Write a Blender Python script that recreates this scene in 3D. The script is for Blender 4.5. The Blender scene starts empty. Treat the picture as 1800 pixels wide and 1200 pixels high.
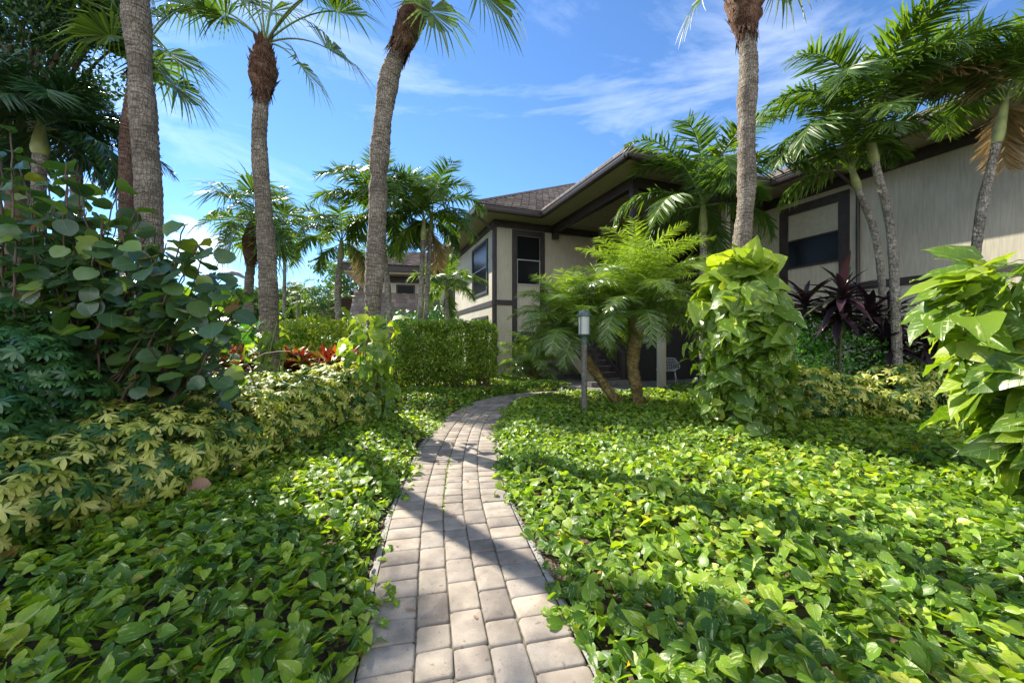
import bpy, math, random
import numpy as np
from mathutils import Vector, Matrix
R = math.radians
rng = np.random.default_rng(7)
random.seed(7)
scene = bpy.context.scene
C = scene.collection

# ------------------------------------------------------------------ camera, sky, sun
HC, F = 1.36, 670.0
cam_d = bpy.data.cameras.new('camera'); cam = bpy.data.objects.new('camera', cam_d); C.objects.link(cam)
cam.location = (0, 0, HC); cam.rotation_euler = (R(90), 0, 0)
cam_d.sensor_width = 36; cam_d.lens = 36*F/1800; cam_d.clip_start = 0.05; cam_d.clip_end = 3000
scene.camera = cam

SUN_EL = R(39.5); sh = np.array([-0.727, 0.686]); sh /= np.linalg.norm(sh)
SUN = Vector((sh[0]*math.cos(SUN_EL), sh[1]*math.cos(SUN_EL), math.sin(SUN_EL)))
w = bpy.data.worlds.new('World'); scene.world = w; w.use_nodes = True
nt = w.node_tree; nt.nodes.clear(); L = nt.links
def N(t, **k):
    n = nt.nodes.new(t)
    for a, b in k.items(): setattr(n, a, b)
    return n
sky = N('ShaderNodeTexSky', sky_type='NISHITA', sun_disc=False, sun_elevation=SUN_EL, sun_rotation=math.atan2(SUN.x, SUN.y),
        air_density=1.0, dust_density=0.0, ozone_density=3.0, altitude=1500)
tc = N('ShaderNodeTexCoord')
mp = N('ShaderNodeMapping'); mp.inputs['Scale'].default_value = (.8, 2.2, 4.2); mp.inputs['Rotation'].default_value = (R(10), R(24), R(20))
L.new(tc.outputs['Generated'], mp.inputs['Vector'])
cn = N('ShaderNodeTexNoise'); cn.inputs['Scale'].default_value = 1.5; cn.inputs['Detail'].default_value = 9; cn.inputs['Roughness'].default_value = .62
cn.inputs['Distortion'].default_value = .5
L.new(mp.outputs[0], cn.inputs['Vector'])
cr = N('ShaderNodeValToRGB'); cr.color_ramp.elements[0].position = .51; cr.color_ramp.elements[1].position = .92
cr.color_ramp.elements[1].color = (.48, .48, .48, 1)
L.new(cn.outputs['Fac'], cr.inputs['Fac'])
# low cumulus near the horizon
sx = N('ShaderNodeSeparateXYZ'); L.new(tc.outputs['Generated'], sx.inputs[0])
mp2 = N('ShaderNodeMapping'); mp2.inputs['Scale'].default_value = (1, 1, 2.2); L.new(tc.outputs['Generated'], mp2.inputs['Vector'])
cu = N('ShaderNodeTexNoise'); cu.inputs['Scale'].default_value = 4.5; cu.inputs['Detail'].default_value = 10; cu.inputs['Roughness'].default_value = .55
L.new(mp2.outputs[0], cu.inputs['Vector'])
mr = N('ShaderNodeMapRange'); mr.inputs['From Min'].default_value = .12; mr.inputs['From Max'].default_value = .36
mr.inputs['To Min'].default_value = .07; mr.inputs['To Max'].default_value = -.2; L.new(sx.outputs['Z'], mr.inputs['Value'])
fill_cloud = N('ShaderNodeMapRange'); fill_cloud.inputs['From Min'].default_value = .05; fill_cloud.inputs['From Max'].default_value = -.5
fill_cloud.inputs['To Min'].default_value = 0.; fill_cloud.inputs['To Max'].default_value = .33; L.new(sx.outputs['Y'], fill_cloud.inputs['Value'])   # added cloud behind the camera, unseen, brightens the shade facing it
ad0 = N('ShaderNodeMath', operation='ADD'); L.new(mr.outputs[0], ad0.inputs[0]); L.new(fill_cloud.outputs[0], ad0.inputs[1])
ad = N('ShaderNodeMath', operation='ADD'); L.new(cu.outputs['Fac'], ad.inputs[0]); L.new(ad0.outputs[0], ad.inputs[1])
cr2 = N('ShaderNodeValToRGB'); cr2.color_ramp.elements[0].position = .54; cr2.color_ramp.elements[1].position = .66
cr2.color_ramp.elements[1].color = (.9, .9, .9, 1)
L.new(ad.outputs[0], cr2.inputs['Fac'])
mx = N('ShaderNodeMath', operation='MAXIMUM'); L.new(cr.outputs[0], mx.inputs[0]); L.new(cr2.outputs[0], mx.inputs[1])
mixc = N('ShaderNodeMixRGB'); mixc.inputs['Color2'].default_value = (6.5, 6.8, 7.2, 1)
tint = N('ShaderNodeMixRGB', blend_type='MULTIPLY'); tint.inputs['Fac'].default_value = 1; tint.inputs['Color2'].default_value = (.49, .64, .76, 1)
L.new(sky.outputs[0], tint.inputs['Color1'])
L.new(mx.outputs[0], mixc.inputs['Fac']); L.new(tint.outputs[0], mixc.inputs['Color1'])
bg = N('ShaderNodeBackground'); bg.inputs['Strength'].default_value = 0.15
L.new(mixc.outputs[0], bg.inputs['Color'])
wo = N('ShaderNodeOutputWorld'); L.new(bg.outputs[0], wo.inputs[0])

sd = bpy.data.lights.new('sun', 'SUN'); so = bpy.data.objects.new('sun', sd); C.objects.link(so)
sd.energy = 5.0; sd.angle = R(.55); sd.color = (1, .93, .80)
so.rotation_euler = (-SUN).to_track_quat('-Z', 'Y').to_euler(); so.location = (-20, 20, 30)
scene.view_settings.view_transform = 'Standard'; scene.view_settings.look = 'None'
scene.view_settings.exposure = 1.24; scene.view_settings.gamma = 1

# ------------------------------------------------------------------ helpers
def at(px, py, Y): return np.array([(px-900)/F*Y, Y, HC+(600-py)/F*Y])
def tag(o, label=None, cat=None, group=None, kind=None):
    if label: o['label'] = label
    if cat: o['category'] = cat
    if group: o['group'] = group
    if kind: o['kind'] = kind
    return o
def empty(name, loc, label, cat, group=None, rz=0):
    o = bpy.data.objects.new(name, None); C.objects.link(o); o.location = tuple(map(float, loc)); o.rotation_euler = (0, 0, rz)
    o.empty_display_size = .2
    return tag(o, label, cat, group)

class MB:
    """collects vertices and quads (tri = repeated last index) for ONE mesh"""
    def __init__(s): s.v = []; s.q = []; s.uv = []; s.r = []; s.m = []; s.n = 0
    def add(s, V, Q, UV=None, rnd=0.5, mi=0):
        V = np.asarray(V, float).reshape(-1, 3); Q = np.asarray(Q, int)
        if Q.ndim == 1: Q = Q.reshape(1, -1)
        if Q.shape[1] == 3: Q = np.hstack([Q, Q[:, 2:3]])
        s.v.append(V); s.q.append(Q+s.n); s.n += len(V)
        s.uv.append(np.zeros((len(V), 2)) if UV is None else np.asarray(UV, float).reshape(-1, 2))
        s.r.append(np.broadcast_to(np.asarray(rnd, float), (len(V),)).copy())
        s.m.append(np.full(len(Q), mi))
    def build(s, name, mats, parent=None, smooth=True, origin=None):
        V = np.vstack(s.v); Q = np.vstack(s.q); UV = np.vstack(s.uv); r = np.concatenate(s.r); mi = np.concatenate(s.m)
        if origin is not None: V = V-np.asarray(origin, float)
        tri = Q[:, 2] == Q[:, 3]
        cnt = np.where(tri, 3, 4); start = np.concatenate([[0], np.cumsum(cnt)[:-1]])
        mask = np.ones_like(Q, bool); mask[tri, 3] = False
        loops = Q[mask]
        me = bpy.data.meshes.new(name)
        me.vertices.add(len(V)); me.vertices.foreach_set('co', V.astype(np.float32).ravel())
        me.loops.add(len(loops)); me.loops.foreach_set('vertex_index', loops.astype(np.int32))
        me.polygons.add(len(Q)); me.polygons.foreach_set('loop_start', start.astype(np.int32)); me.polygons.foreach_set('loop_total', cnt.astype(np.int32))
        me.polygons.foreach_set('use_smooth', np.full(len(Q), smooth))
        me.polygons.foreach_set('material_index', mi.astype(np.int32))
        ul = me.uv_layers.new(name='UVMap'); ul.data.foreach_set('uv', UV[loops].astype(np.float32).ravel())
        at_ = me.attributes.new('rnd', 'FLOAT', 'POINT'); at_.data.foreach_set('value', r.astype(np.float32))
        for m in (mats if isinstance(mats, (list, tuple)) else [mats]): me.materials.append(m)
        me.update(calc_edges=True); me.validate()
        o = bpy.data.objects.new(name, me); C.objects.link(o)
        if origin is not None and parent is None: o.location = tuple(map(float, origin))
        if parent is not None: o.parent = parent
        return o
    def box(s, a, b, mi=0, rnd=.5):
        x0, y0, z0 = a; x1, y1, z1 = b
        V = [(x0,y0,z0),(x1,y0,z0),(x1,y1,z0),(x0,y1,z0),(x0,y0,z1),(x1,y0,z1),(x1,y1,z1),(x0,y1,z1)]
        for f in ((0,3,2,1),(4,5,6,7),(0,1,5,4),(1,2,6,5),(2,3,7,6),(3,0,4,7)):
            s.add([V[i] for i in f], [[0,1,2,3]], rnd=rnd, mi=mi)
    def quad(s, a, b, c, d, mi=0, rnd=.5): s.add([a, b, c, d], [[0,1,2,3]], rnd=rnd, mi=mi)
    def bar(s, a, b, wd, h=None, mi=0):
        a = Vector(a); b = Vector(b); h = h or wd; d = (b-a).normalized()
        up = Vector((0,0,1)) if abs(d.z) < .98 else Vector((1,0,0))
        sd_ = d.cross(up).normalized()*wd/2; u = sd_.cross(d).normalized()*h/2
        V = [a-sd_-u, a+sd_-u, a+sd_+u, a-sd_+u, b-sd_-u, b+sd_-u, b+sd_+u, b-sd_+u]
        for f in ((0,3,2,1),(4,5,6,7),(0,1,5,4),(1,2,6,5),(2,3,7,6),(3,0,4,7)):
            s.add([tuple(V[i]) for i in f], [[0,1,2,3]], mi=mi)
    def tube(s, P, rad, k=8, mi=0, rnd=.5, cap=True, bumps=None):
        P = np.asarray(P, float); n = len(P); rad = np.broadcast_to(np.asarray(rad, float), (n,))
        T = np.gradient(P, axis=0); T /= np.linalg.norm(T, axis=1)[:, None]+1e-9
        ref = np.array([0, 1., 0]) if abs(T[0, 1]) < .8 else np.array([1., 0, 0])
        S = np.cross(T, ref); S /= np.linalg.norm(S, axis=1)[:, None]+1e-9
        B = np.cross(T, S)
        a = np.arange(k)*2*math.pi/k
        rr = rad[:, None]*np.ones(k)[None]
        if bumps is not None: rr = rr+bumps
        V = P[:, None]+rr[..., None]*(np.cos(a)[None, :, None]*S[:, None]+np.sin(a)[None, :, None]*B[:, None])
        i = np.arange(n-1)[:, None]*k; j = np.arange(k)[None]; j2 = (j+1) % k
        Q = np.stack([i+j, i+j2, i+k+j2, i+k+j], -1).reshape(-1, 4)
        Ln = np.concatenate([[0], np.cumsum(np.linalg.norm(np.diff(P, axis=0), axis=1))])
        UV = np.stack([np.broadcast_to(a/(2*math.pi), (n, k)), np.broadcast_to(Ln[:, None], (n, k))], -1)
        s.add(V.reshape(-1, 3), Q, UV.reshape(-1, 2), rnd, mi)
        if cap:
            for row, c in ((V[-1], P[-1]), (V[0], P[0])):
                VV = np.vstack([row, c[None]]); q = [[t, (t+1) % k, k, k] for t in range(k)]
                s.add(VV, q, rnd=rnd, mi=mi)
    def leaves(s, T, pos, d, up, size, wsc=1., rnd=None, mi=0):
        """instances of template T=(verts,quads,uv): x across, y along, z normal"""
        tv, tq, tuv = T; pos = np.asarray(pos, float); n = len(pos)
        if n == 0: return
        d = nz(np.broadcast_to(d, (n, 3))); up = np.broadcast_to(up, (n, 3))
        sd_ = nz(np.cross(d, up)); nn = np.cross(sd_, d)
        size = np.broadcast_to(size, (n,)); wsc = np.broadcast_to(wsc, (n,))
        V = pos[:, None]+size[:, None, None]*(tv[None, :, 0:1]*sd_[:, None]*wsc[:, None, None]+tv[None, :, 1:2]*d[:, None]+tv[None, :, 2:3]*nn[:, None])
        m = len(tv)
        Q = (tq[None]+(np.arange(n)*m)[:, None, None]).reshape(-1, 4)
        if rnd is None: rnd = rng.random(n)
        s.add(V.reshape(-1, 3), Q, np.tile(tuv, (n, 1)), np.repeat(rnd, m), mi)

def nz(a): a = np.asarray(a, float); return a/(np.linalg.norm(a, axis=-1, keepdims=True)+1e-9)
def tmpl(vs, ws, droop=.15, fold=.25, wave=0.):
    """leaf: stations vs along, half widths ws"""
    V = []; UV = []
    for i, (t, h) in enumerate(zip(vs, ws)):
        z = -droop*t*t
        wv = wave*(1 if i % 2 else -1)
        V += [(-h, t-(.08*h if i else .35*h), z+fold*h+wv), (0, t, z), (h, t-(.08*h if i else .35*h), z+fold*h-wv)]
        UV += [(.5-.5*h/max(ws), t), (.5, t), (.5+.5*h/max(ws), t)]
    Q = []
    for i in range(len(vs)-1):
        a = 3*i; Q += [(a, a+1, a+4, a+3), (a+1, a+2, a+5, a+4)]
    return np.array(V), np.array(Q), np.array(UV)
def tblade(vs, ws, droop=.2):
    V = []; UV = []
    for t, h in zip(vs, ws):
        z = -droop*t**2; V += [(-h, t, z), (h, t, z)]; UV += [(0, t), (1, t)]
    Q = [(2*i, 2*i+1, 2*i+3, 2*i+2) for i in range(len(vs)-1)]
    return np.array(V), np.array(Q), np.array(UV)
HEART = tmpl([0, .1, .28, .5, .72, .9, 1.], [.20, .36, .42, .36, .22, .08, .004], .22, .22, .012)
HEART2 = tmpl([0, .1, .28, .5, .72, .9, 1.], [.22, .38, .44, .38, .24, .09, .004], .35, .25, .03)
HEARTL = tmpl([0, .25, .6, 1.], [.2, .42, .3, .01], .22, .22)
OVAL = tmpl([0, .3, .7, 1.], [.04, .28, .22, .01], .15, .3)
ROUND = tmpl([0, .08, .25, .5, .75, .93, 1.], [.14, .34, .5, .54, .46, .24, .04], .12, .16, .014)
ROUND2 = tmpl([0, .08, .25, .5, .75, .93, 1.], [.12, .30, .46, .52, .46, .26, .04], .34, .42, .03)
FINGER = tmpl([0, .3, .65, .9, 1.], [.03, .13, .20, .12, .02], .32, .22)
STRAP = tmpl([0, .2, .45, .7, .9, 1.], [.03, .06, .09, .075, .035, .004], .45, .55)
LEAFLET = tblade([0, .12, .45, .8, 1.], [.012, .028, .03, .018, .002], .30)
PYG = tblade([0, .3, .7, 1.], [.014, .022, .016, .002], .25)
SEG = tblade([0, .25, .5, .75, 1.], [.012, .034, .046, .020, .004], .10)

def sphere_rand(n):
    return nz(rng.normal(size=(n, 3)))

# ------------------------------------------------------------------ materials
def mat(name):
    m = bpy.data.materials.new(name); m.use_nodes = True; t = m.node_tree; t.nodes.clear()
    out = t.nodes.new('ShaderNodeOutputMaterial'); p = t.nodes.new('ShaderNodeBsdfPrincipled')
    t.links.new(p.outputs[0], out.inputs[0])
    return m, t, p, out
def nd(t, ty, ins=None, **k):
    n = t.nodes.new(ty)
    for a, b in k.items(): setattr(n, a, b)
    for a, b in (ins or {}).items():
        if isinstance(b, bpy.types.NodeSocket): t.links.new(b, n.inputs[a])
        else: n.inputs[a].default_value = b
    return n
def ramp(t, fac, stops, interp='LINEAR'):
    n = t.nodes.new('ShaderNodeValToRGB'); n.color_ramp.interpolation = interp; e = n.color_ramp.elements
    while len(e) < len(stops): e.new(.5)
    for i, (p, c) in enumerate(stops):
        e[i].position = p; e[i].color = (*c, 1) if len(c) == 3 else c
    t.links.new(fac, n.inputs[0]); return n
def leafmat(name, stops, rough=.38, trans=.35, veg=None, veg_amt=.0, vein=None, back=None, spec=.5, tcol=(1.25, 1.5, .5), veg_scale=(5, 1.3)):
    m, t, p, out = mat(name)
    a = nd(t, 'ShaderNodeAttribute', attribute_name='rnd')
    base = ramp(t, a.outputs['Fac'], stops).outputs[0]
    uv = nd(t, 'ShaderNodeUVMap'); s = nd(t, 'ShaderNodeSeparateXYZ', {0: uv.outputs[0]})
    um = nd(t, 'ShaderNodeMath', {0: s.outputs[0], 1: .5}, operation='SUBTRACT'); ab = nd(t, 'ShaderNodeMath', {0: um.outputs[0]}, operation='ABSOLUTE')
    if veg:
        cx = nd(t, 'ShaderNodeCombineXYZ', {0: nd(t, 'ShaderNodeMath', {0: s.outputs[0], 1: veg_scale[0]}, operation='MULTIPLY').outputs[0],
              1: nd(t, 'ShaderNodeMath', {0: s.outputs[1], 1: veg_scale[1]}, operation='MULTIPLY').outputs[0],
              2: nd(t, 'ShaderNodeMath', {0: a.outputs['Fac'], 1: 61.}, operation='MULTIPLY').outputs[0]})
        no = nd(t, 'ShaderNodeTexNoise', {'Vector': cx.outputs[0], 'Scale': 1.3, 'Detail': 4., 'Roughness': .6})
        rr = ramp(t, no.outputs['Fac'], [(.62-veg_amt*.3, (0, 0, 0)), (.70-veg_amt*.3, (1, 1, 1))])
        base = nd(t, 'ShaderNodeMixRGB', {'Fac': rr.outputs[0], 'Color1': base, 'Color2': (*veg, 1)}).outputs[0]
    if vein:
        k = nd(t, 'ShaderNodeMath', {0: ab.outputs[0], 1: -.55}, operation='MULTIPLY'); k2 = nd(t, 'ShaderNodeMath', {0: s.outputs[1], 1: k.outputs[0]}, operation='ADD')
        k3 = nd(t, 'ShaderNodeMath', {0: k2.outputs[0], 1: 44.}, operation='MULTIPLY'); k4 = nd(t, 'ShaderNodeMath', {0: k3.outputs[0]}, operation='SINE')
        r1 = ramp(t, k4.outputs[0], [(.86, (0, 0, 0)), (1., (1, 1, 1))]); r2 = ramp(t, ab.outputs[0], [(.012, (1, 1, 1)), (.03, (0, 0, 0))])
        mm = nd(t, 'ShaderNodeMath', {0: r1.outputs[0], 1: r2.outputs[0]}, operation='MAXIMUM'); m5 = nd(t, 'ShaderNodeMath', {0: mm.outputs[0], 1: .4}, operation='MULTIPLY')
        base = nd(t, 'ShaderNodeMixRGB', {'Fac': m5.outputs[0], 'Color1': base, 'Color2': (*vein, 1)}).outputs[0]
        bp = nd(t, 'ShaderNodeBump', {'Height': mm.outputs[0], 'Strength': .35, 'Distance': .004}); t.links.new(bp.outputs[0], p.inputs['Normal'])
    t.links.new(base, p.inputs['Base Color']); p.inputs['Roughness'].default_value = rough; p.inputs['Specular IOR Level'].default_value = spec
    tb = nd(t, 'ShaderNodeMixRGB', {'Fac': 1., 'Color1': base, 'Color2': (*tcol, 1)}, blend_type='MULTIPLY')
    tr = nd(t, 'ShaderNodeBsdfTranslucent', {'Color': tb.outputs[0]})
    ms = nd(t, 'ShaderNodeMixShader', {0: trans, 1: p.outputs[0], 2: tr.outputs[0]}); t.links.new(ms.outputs[0], out.inputs[0])
    return m
def plain(name, col, rough=.6, noise=.12, scale=8., bump=.0, bscale=60., spec=.4, metallic=0., grooves=None, obj=True, stain=None):
    m, t, p, out = mat(name)
    co = nd(t, 'ShaderNodeTexCoord').outputs['Object']
    no = nd(t, 'ShaderNodeTexNoise', {'Vector': co, 'Scale': scale, 'Detail': 6.})
    c0 = tuple(max(0, c*(1-noise*1.6)) for c in col); c1 = tuple(min(1, c*(1+noise*1.6)) for c in col)
    r = ramp(t, no.outputs['Fac'], [(.3, c0), (.7, c1)]); col_o = r.outputs[0]
    if stain:
        mp_ = nd(t, 'ShaderNodeMapping', {'Vector': co, 'Scale': (2.5, 2.5, .35)})
        n2 = nd(t, 'ShaderNodeTexNoise', {'Vector': mp_.outputs[0], 'Scale': 1.6, 'Detail': 5.})
        r2 = ramp(t, n2.outputs['Fac'], [(.5, (0, 0, 0)), (.75, (.6, .6, .6))])
        col_o = nd(t, 'ShaderNodeMixRGB', {'Fac': r2.outputs[0], 'Color1': col_o, 'Color2': (*stain, 1)}).outputs[0]
    t.links.new(col_o, p.inputs['Base Color']); p.inputs['Roughness'].default_value = rough; p.inputs['Specular IOR Level'].default_value = spec; p.inputs['Metallic'].default_value = metallic
    h = None
    if bump:
        nb = nd(t, 'ShaderNodeTexNoise', {'Vector': co, 'Scale': bscale, 'Detail': 5., 'Roughness': .7}); h = nb.outputs['Fac']
        bp = nd(t, 'ShaderNodeBump', {'Height': h, 'Strength': bump, 'Distance': .02}); t.links.new(bp.outputs[0], p.inputs['Normal'])
    return m

def siding(name, col, axis, pitch=.2):
    m, t, p, out = mat(name)
    co = nd(t, 'ShaderNodeTexCoord').outputs['Object']; s = nd(t, 'ShaderNodeSeparateXYZ', {0: co})
    f = nd(t, 'ShaderNodeMath', {0: s.outputs[axis], 1: 1/pitch}, operation='MULTIPLY'); fr = nd(t, 'ShaderNodeMath', {0: f.outputs[0]}, operation='FRACT')
    g = ramp(t, fr.outputs[0], [(0, (0, 0, 0)), (.05, (0, 0, 0)), (.075, (1, 1, 1)), (1, (1, 1, 1))])
    mp_ = nd(t, 'ShaderNodeMapping', {'Vector': co, 'Scale': (9, 9, .8)}); no = nd(t, 'ShaderNodeTexNoise', {'Vector': mp_.outputs[0], 'Scale': 3., 'Detail': 6.})
    c = ramp(t, no.outputs['Fac'], [(.25, tuple(x*.78 for x in col)), (.75, tuple(min(1, x*1.08) for x in col))])
    n3 = nd(t, 'ShaderNodeTexNoise', {'Vector': co, 'Scale': .9, 'Detail': 4.}); c3 = ramp(t, n3.outputs['Fac'], [(.35, (.82, .82, .78)), (.65, (1, 1, 1))])
    cc = nd(t, 'ShaderNodeMixRGB', {'Fac': 1., 'Color1': c.outputs[0], 'Color2': c3.outputs[0]}, blend_type='MULTIPLY')
    cg = nd(t, 'ShaderNodeMixRGB', {'Fac': g.outputs[0], 'Color1': tuple(x*.8 for x in col)+(1,), 'Color2': cc.outputs[0]})
    t.links.new(cg.outputs[0], p.inputs['Base Color']); p.inputs['Roughness'].default_value = .75
    hh = nd(t, 'ShaderNodeMath', {0: g.outputs[0], 1: nd(t, 'ShaderNodeMath', {0: no.outputs['Fac'], 1: .15}, operation='MULTIPLY').outputs[0]}, operation='ADD')
    bp = nd(t, 'ShaderNodeBump', {'Height': hh.outputs[0], 'Strength': .25, 'Distance': .006}); t.links.new(bp.outputs[0], p.inputs['Normal'])
    return m

M = {}
M['pothos'] = leafmat('pothos leaf', [(0, (.04, .11, .012)), (.25, (.08, .18, .014)), (.5, (.16, .30, .018)), (.75, (.29, .42, .025)), (.9, (.42, .51, .05)), (.965, (.54, .56, .09)), (.975, (.5, .30, .03)), (1, (.42, .2, .04))],
                     rough=.37, trans=.42, spec=.42, veg=(.54, .56, .24), veg_amt=.17, vein=(.2, .30, .05), tcol=(1.7, 1.65, .4))
M['bigvine'] = leafmat('climbing vine leaf', [(0, (.065, .14, .014)), (.4, (.13, .23, .02)), (.7, (.25, .36, .03)), (.93, (.38, .45, .05)), (.97, (.5, .42, .05)), (1, (.5, .35, .05))],
                      rough=.32, trans=.42, veg=(.58, .62, .28), veg_amt=.14, vein=(.22, .33, .07), tcol=(1.6, 1.55, .45), veg_scale=(7, 2))
M['seagrape'] = leafmat('sea grape leaf', [(0, (.035, .08, .04)), (.55, (.06, .12, .05)), (.82, (.11, .19, .045)), (.95, (.2, .3, .04)), (.992, (.26, .16, .06)), (1, (.2, .09, .05))], rough=.22, trans=.26, vein=(.14, .20, .07), spec=.6, tcol=(1.8, 2.2, .35))
M['scheff_y'] = leafmat('variegated schefflera leaf', [(0, (.035, .11, .03)), (.30, (.06, .15, .025)), (.42, (.32, .38, .05)), (.75, (.52, .52, .10)), (1, (.68, .64, .20))], rough=.5, trans=.3, veg=(.05, .16, .035), veg_amt=.05, tcol=(1.2, 1.35, .6))
M['scheff_g'] = leafmat('green schefflera leaf', [(0, (.03, .10, .035)), (.6, (.055, .155, .04)), (1, (.11, .23, .05))], rough=.3, trans=.2, spec=.6)
M['hedge'] = leafmat('hedge leaf', [(0, (.07, .15, .015)), (.5, (.16, .27, .02)), (.85, (.28, .36, .03)), (1, (.42, .45, .05))], rough=.4, trans=.35)
M['hedge_y'] = leafmat('yellow hedge leaf', [(0, (.10, .21, .015)), (.35, (.27, .38, .02)), (.75, (.48, .50, .03)), (1, (.58, .54, .06))], rough=.4, trans=.4)
M['shrub'] = leafmat('shrub leaf', [(0, (.025, .10, .02)), (.6, (.05, .17, .03)), (1, (.11, .27, .04))], rough=.35, trans=.3)
M['shrub_b'] = leafmat('fresh shrub leaf', [(0, (.03, .12, .02)), (.6, (.08, .24, .03)), (1, (.18, .38, .05))], rough=.4, trans=.35)
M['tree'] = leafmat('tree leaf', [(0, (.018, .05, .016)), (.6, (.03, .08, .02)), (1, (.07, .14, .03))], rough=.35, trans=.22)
M['fartree'] = leafmat('far tree leaf', [(0, (.05, .11, .025)), (.6, (.09, .17, .035)), (1, (.17, .25, .05))], rough=.5, trans=.3)
M['palm'] = leafmat('palm leaflet', [(0, (.045, .10, .022)), (.55, (.085, .16, .028)), (.9, (.16, .25, .035)), (1, (.30, .36, .04))], rough=.46, trans=.33, spec=.5, tcol=(1.9, 1.9, .4))
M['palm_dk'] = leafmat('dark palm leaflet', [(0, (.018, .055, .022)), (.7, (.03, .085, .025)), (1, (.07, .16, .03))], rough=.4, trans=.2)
M['palm_dry'] = leafmat('dry palm leaflet', [(0, (.26, .17, .07)), (.5, (.36, .26, .12)), (1, (.28, .28, .08))], rough=.6, trans=.3, tcol=(1, 1, .8))
M['fan'] = leafmat('fan palm leaf', [(0, (.055, .10, .03)), (.6, (.10, .16, .035)), (1, (.19, .25, .05))], rough=.42, trans=.3, tcol=(1.5, 1.8, .4))
M['pyg'] = leafmat('date palm leaflet', [(0, (.07, .13, .035)), (.5, (.15, .23, .04)), (1, (.30, .40, .06))], rough=.22, trans=.42, spec=1., tcol=(1.6, 1.7, .5))
M['purple'] = leafmat('purple cordyline leaf', [(0, (.022, .014, .022)), (.7, (.038, .02, .03)), (.93, (.06, .028, .036)), (1, (.08, .12, .04))], rough=.33, trans=.08, tcol=(1.6, .6, .5))
M['red'] = leafmat('red croton leaf', [(0, (.09, .015, .015)), (.3, (.22, .03, .02)), (.5, (.38, .10, .03)), (.65, (.40, .32, .05)), (.8, (.12, .20, .03)), (1, (.10, .18, .03))], rough=.35, trans=.3, tcol=(1.4, 1., .4))
M['ginger'] = leafmat('ginger leaf', [(0, (.05, .16, .03)), (.6, (.11, .25, .03)), (.85, (.34, .40, .04)), (1, (.5, .3, .04))], rough=.38, trans=.4, vein=(.2, .3, .06))
M['deadleaf'] = leafmat('dead leaf', [(0, (.36, .2, .13)), (.5, (.42, .25, .16)), (1, (.3, .15, .08))], rough=.75, trans=.15, vein=(.25, .12, .07), tcol=(1, .8, .6))
M['litter'] = leafmat('leaf litter', [(0, (.06, .04, .025)), (.5, (.13, .085, .05)), (1, (.24, .17, .10))], rough=.9, trans=.05, tcol=(1, .8, .6))
M['orangeleaf'] = leafmat('orange leaf', [(0, (.75, .10, .02)), (1, (.7, .16, .02))], rough=.5, trans=.2, tcol=(1, .8, .6))
M['stem_g'] = plain('green stem', (.16, .26, .05), .5)
M['stem_r'] = plain('reddish stem', (.13, .085, .06), .7)
M['stem_b'] = plain('brown stem', (.12, .085, .055), .8, bump=.4)
M['petiole'] = plain('palm petiole', (.17, .24, .06), .45)
M['crownshaft'] = plain('palm crownshaft', (.24, .27, .09), .45, noise=.25, scale=5)
M['trim'] = plain('dark brown trim paint', (.042, .032, .031), .55, noise=.15, bump=.08)
M['gutter'] = plain('brown gutter metal', (.06, .045, .043), .4, noise=.08)
M['soffit'] = plain('beige soffit paint', (.36, .32, .215), .7, noise=.06, bump=.05)
M['sidX'] = siding('beige board siding facing front', (.55, .50, .39), 0)
M['sidY'] = siding('beige board siding facing side', (.55, .505, .40), 1)
M['glass'] = plain('dark window glass', (.010, .012, .012), .2, noise=0, spec=.14)
M['blind'] = plain('cream roller blind', (.38, .36, .27), .8, noise=.05)
M['black'] = plain('near black wall', (.02, .018, .018), .8)
M['alum'] = plain('light window metal', (.42, .42, .40), .4, noise=.05)
M['concrete'] = plain('concrete', (.34, .32, .29), .9, noise=.2, scale=14, bump=.5, bscale=120, stain=(.12, .11, .09))
M['slab'] = plain('patio concrete', (.16, .15, .14), .85, noise=.25, scale=6, bump=.2)
M['steel'] = plain('white wire', (.62, .62, .62), .35)
M['lampglass'] = plain('frosted lamp glass', (.42, .43, .41), .25, noise=.03)
M['lampmetal'] = plain('verdigris lamp metal', (.07, .11, .10), .5, noise=.3, scale=40)
M['post'] = plain('grey brown post paint', (.13, .12, .105), .75, noise=.3, scale=20, bump=.5, bscale=80)

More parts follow.
